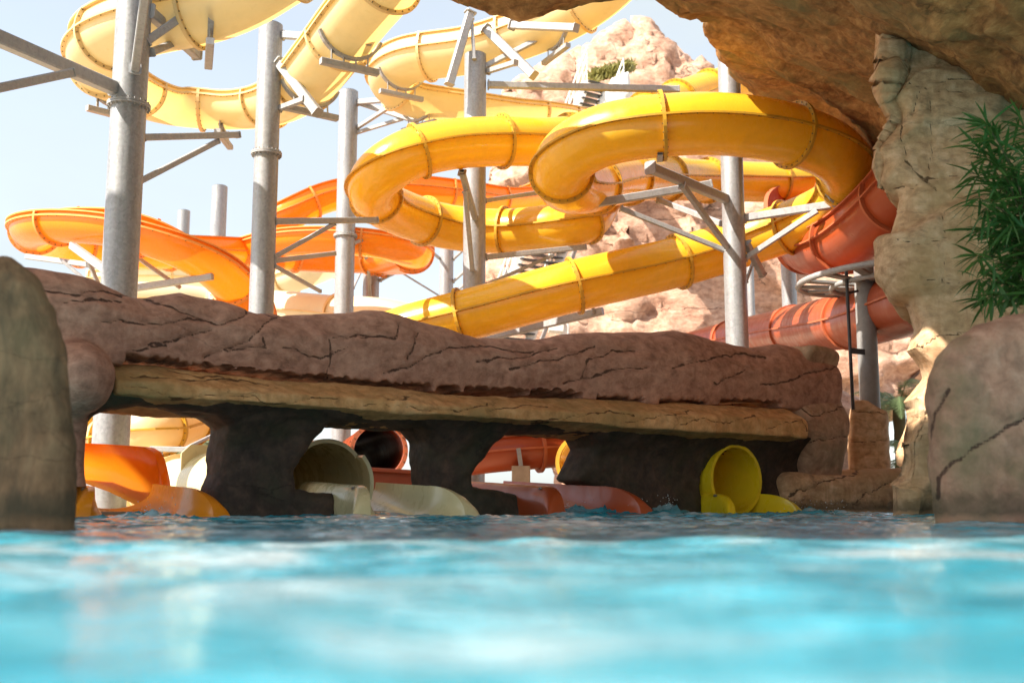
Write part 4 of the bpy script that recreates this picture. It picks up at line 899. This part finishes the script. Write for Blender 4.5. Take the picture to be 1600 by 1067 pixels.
for k in range(30):
    py = 185+k*10+random.uniform(-10, 10); reach = [1560, 1538, 1530, 1570][k % 4] + random.uniform(-12, 40) + max(0, 210-py)*.6
    tip = V(reach, py, 9.2+random.uniform(-.5, .6)); b0 = root+Vector((.05*random.uniform(-1, 1), .3*random.uniform(-1, 1), max(0, (tip.z-root.z)*.35)))
    mid = b0.lerp(tip, .5)+Vector((0.15, 0, .16)); pts = [b0.lerp(mid, t).lerp(mid.lerp(tip, t), t) for t in np.linspace(0, 1, 9)]
    obj('stem', MB().tube(pts, [.008-.0007*i for i in range(9)], 6), M['stem'], pt)
    for i in range(2, 9):
        for w_ in range(6 if i < 8 else 11):
            leaves.append((pts[i], (pts[i]-pts[i-1]).normalized(), i == 8))
random.shuffle(leaves)
stuff = MB()
for n_, (p, d, tip) in enumerate(leaves):
    dirv = (d*random.uniform(.2, 1)+Vector((random.uniform(-1, 1), random.uniform(-1, 1), random.uniform(-.9, .5)))*(.9)).normalized()
    qx = dirv.to_track_quat('Y', 'Z'); mt = Matrix.Translation(p) @ (qx @ Matrix.Rotation(random.uniform(-1, 1), 3, 'Y').to_quaternion()).to_matrix().to_4x4()
    me = random.choice(LM)
    if n_ < 290:
        o_ = obj('leaf', me, None, pt); o_.matrix_basis = Matrix.Translation(-pt.location) @ mt
    else: stuff.add([mt @ v.co for v in me.vertices], [tuple(pl_.vertices) for pl_ in me.polygons], True)
tag(obj('foliage', stuff, M['leaf'], pt), kind='stuff')
def palm(label, base, h, nf, fl_, seed, lean=0):
    random.seed(seed); base = Vector(base); t = thing('palm_tree', label, 'palm tree', base); top = base+Vector((lean, 0, h))
    pts = [base.lerp(top, k/8) for k in range(9)]; obj('trunk', MB().tube(pts, [.16+.02*(k % 2) for k in range(9)], 12), M['stem'], t)
    for k in range(nf):
        az = k*2.399+random.random(); el = random.uniform(-.1, 1.2); L_ = fl_*random.uniform(.8, 1.1); d = Vector((math.cos(az), math.sin(az), 0)); mb = MB(); sp_ = []
        for i in range(15):
            f = i/14; sp_.append(top+d*(L_*f*math.cos(el*.6))+Vector((0, 0, L_*(f*math.sin(el)-.75*f*f))))
        mb.tube(sp_, [.018*(1-.8*i/14) for i in range(15)], 5)
        for i in range(2, 60):
            f = i/60*14; j = min(13, int(f)); p = sp_[j].lerp(sp_[j+1], f-j); T_ = (sp_[j+1]-sp_[j]).normalized(); sd_ = T_.cross(Vector((0, 0, 1))).normalized()
            ll = .38*math.sin(math.pi*min(.97, (i/60)*.85+.12))*fl_/2
            for s_ in (-1, 1):
                e = p+(sd_*s_*.8+T_*.55+Vector((0, 0, -.25+random.uniform(-.1, .1)))).normalized()*ll; wv = T_*.014
                mb.add([p-wv, p+wv, e], [(0, 1, 2)])
        obj('frond', mb, M['palm'], t)
palm('palm tree seen in the narrow gap between dark column and cliff', (U(1412, 790, 31)[0], 31, .25), 2.6, 26, 2.4, 3)
palm('palm growing low behind the guard rail in the first opening', (U(262, 790, 25)[0], 25, .25), .9, 26, 1.6, 4)
palm('second palm with yellowing fronds near the blue banner', (U(292, 790, 33)[0], 33, .25), 1.6, 22, 1.8, 8)
palm('low palm glimpsed behind the cliff foot', (U(1440, 790, 27)[0], 27, .25), 1.0, 20, 1.8, 5)
mo2 = MB(); random.seed(5)
for k in range(900):
    f = random.random(); p = V(925+60*f+random.uniform(-8, 8), 122-16*f+random.uniform(-9, 7), 44.5+random.uniform(-.6, .6)); d = Vector((random.uniform(-1, 1), random.uniform(-1, 1), random.uniform(0, 1))).normalized()*.3; s_ = d.orthogonal().normalized()*.08
    mo2.add([p-s_, p+s_, p+d], [(0, 1, 2)])
sh = tag(obj('shrub', mo2, M['moss']), 'yellow green shrub patch in the niche near the mountain peak', 'shrub')

# ------------------------------------------------------------------ water with splashes at the slide exits
for px, Y, hh, r in ((235, 10.2, .07, .35), (600, 12.6, .02, .4), (975, 14.2, .10, .45), (1045, 14.6, .14, .22), (885, 14.2, .07, .5), (1240, 16, .10, .45), (1300, 14.5, .06, .3)):
    p = U(px, 800, Y); SPL.append((p[0], p[1], hh, r))
build_water()
drops = MB(); random.seed(9)
for (sx, sy, hh, r) in SPL:
    if hh < .05: continue
    for k in range(60):
        a = random.uniform(0, 6.28); q_ = random.random()*r*.8; p = Vector((sx+q_*math.cos(a), sy+q_*math.sin(a), random.random()**2*(hh+.12)+.02)); s_ = random.uniform(.003, .008)
        drops.add([p+Vector(v)*s_ for v in ((1, 0, 0), (-1, 0, 0), (0, 1, 0), (0, -1, 0), (0, 0, 1), (0, 0, -1))], [(0, 2, 4), (2, 1, 4), (1, 3, 4), (3, 0, 4), (2, 0, 5), (1, 2, 5), (3, 1, 5), (0, 3, 5)], True)
M['foam'] = plain('white_foam', (.8, .86, .88), .2)
tag(obj('splash_drops', drops, M['foam']), 'fine white water droplets thrown up where the slides enter the pool', 'splash', kind='stuff')
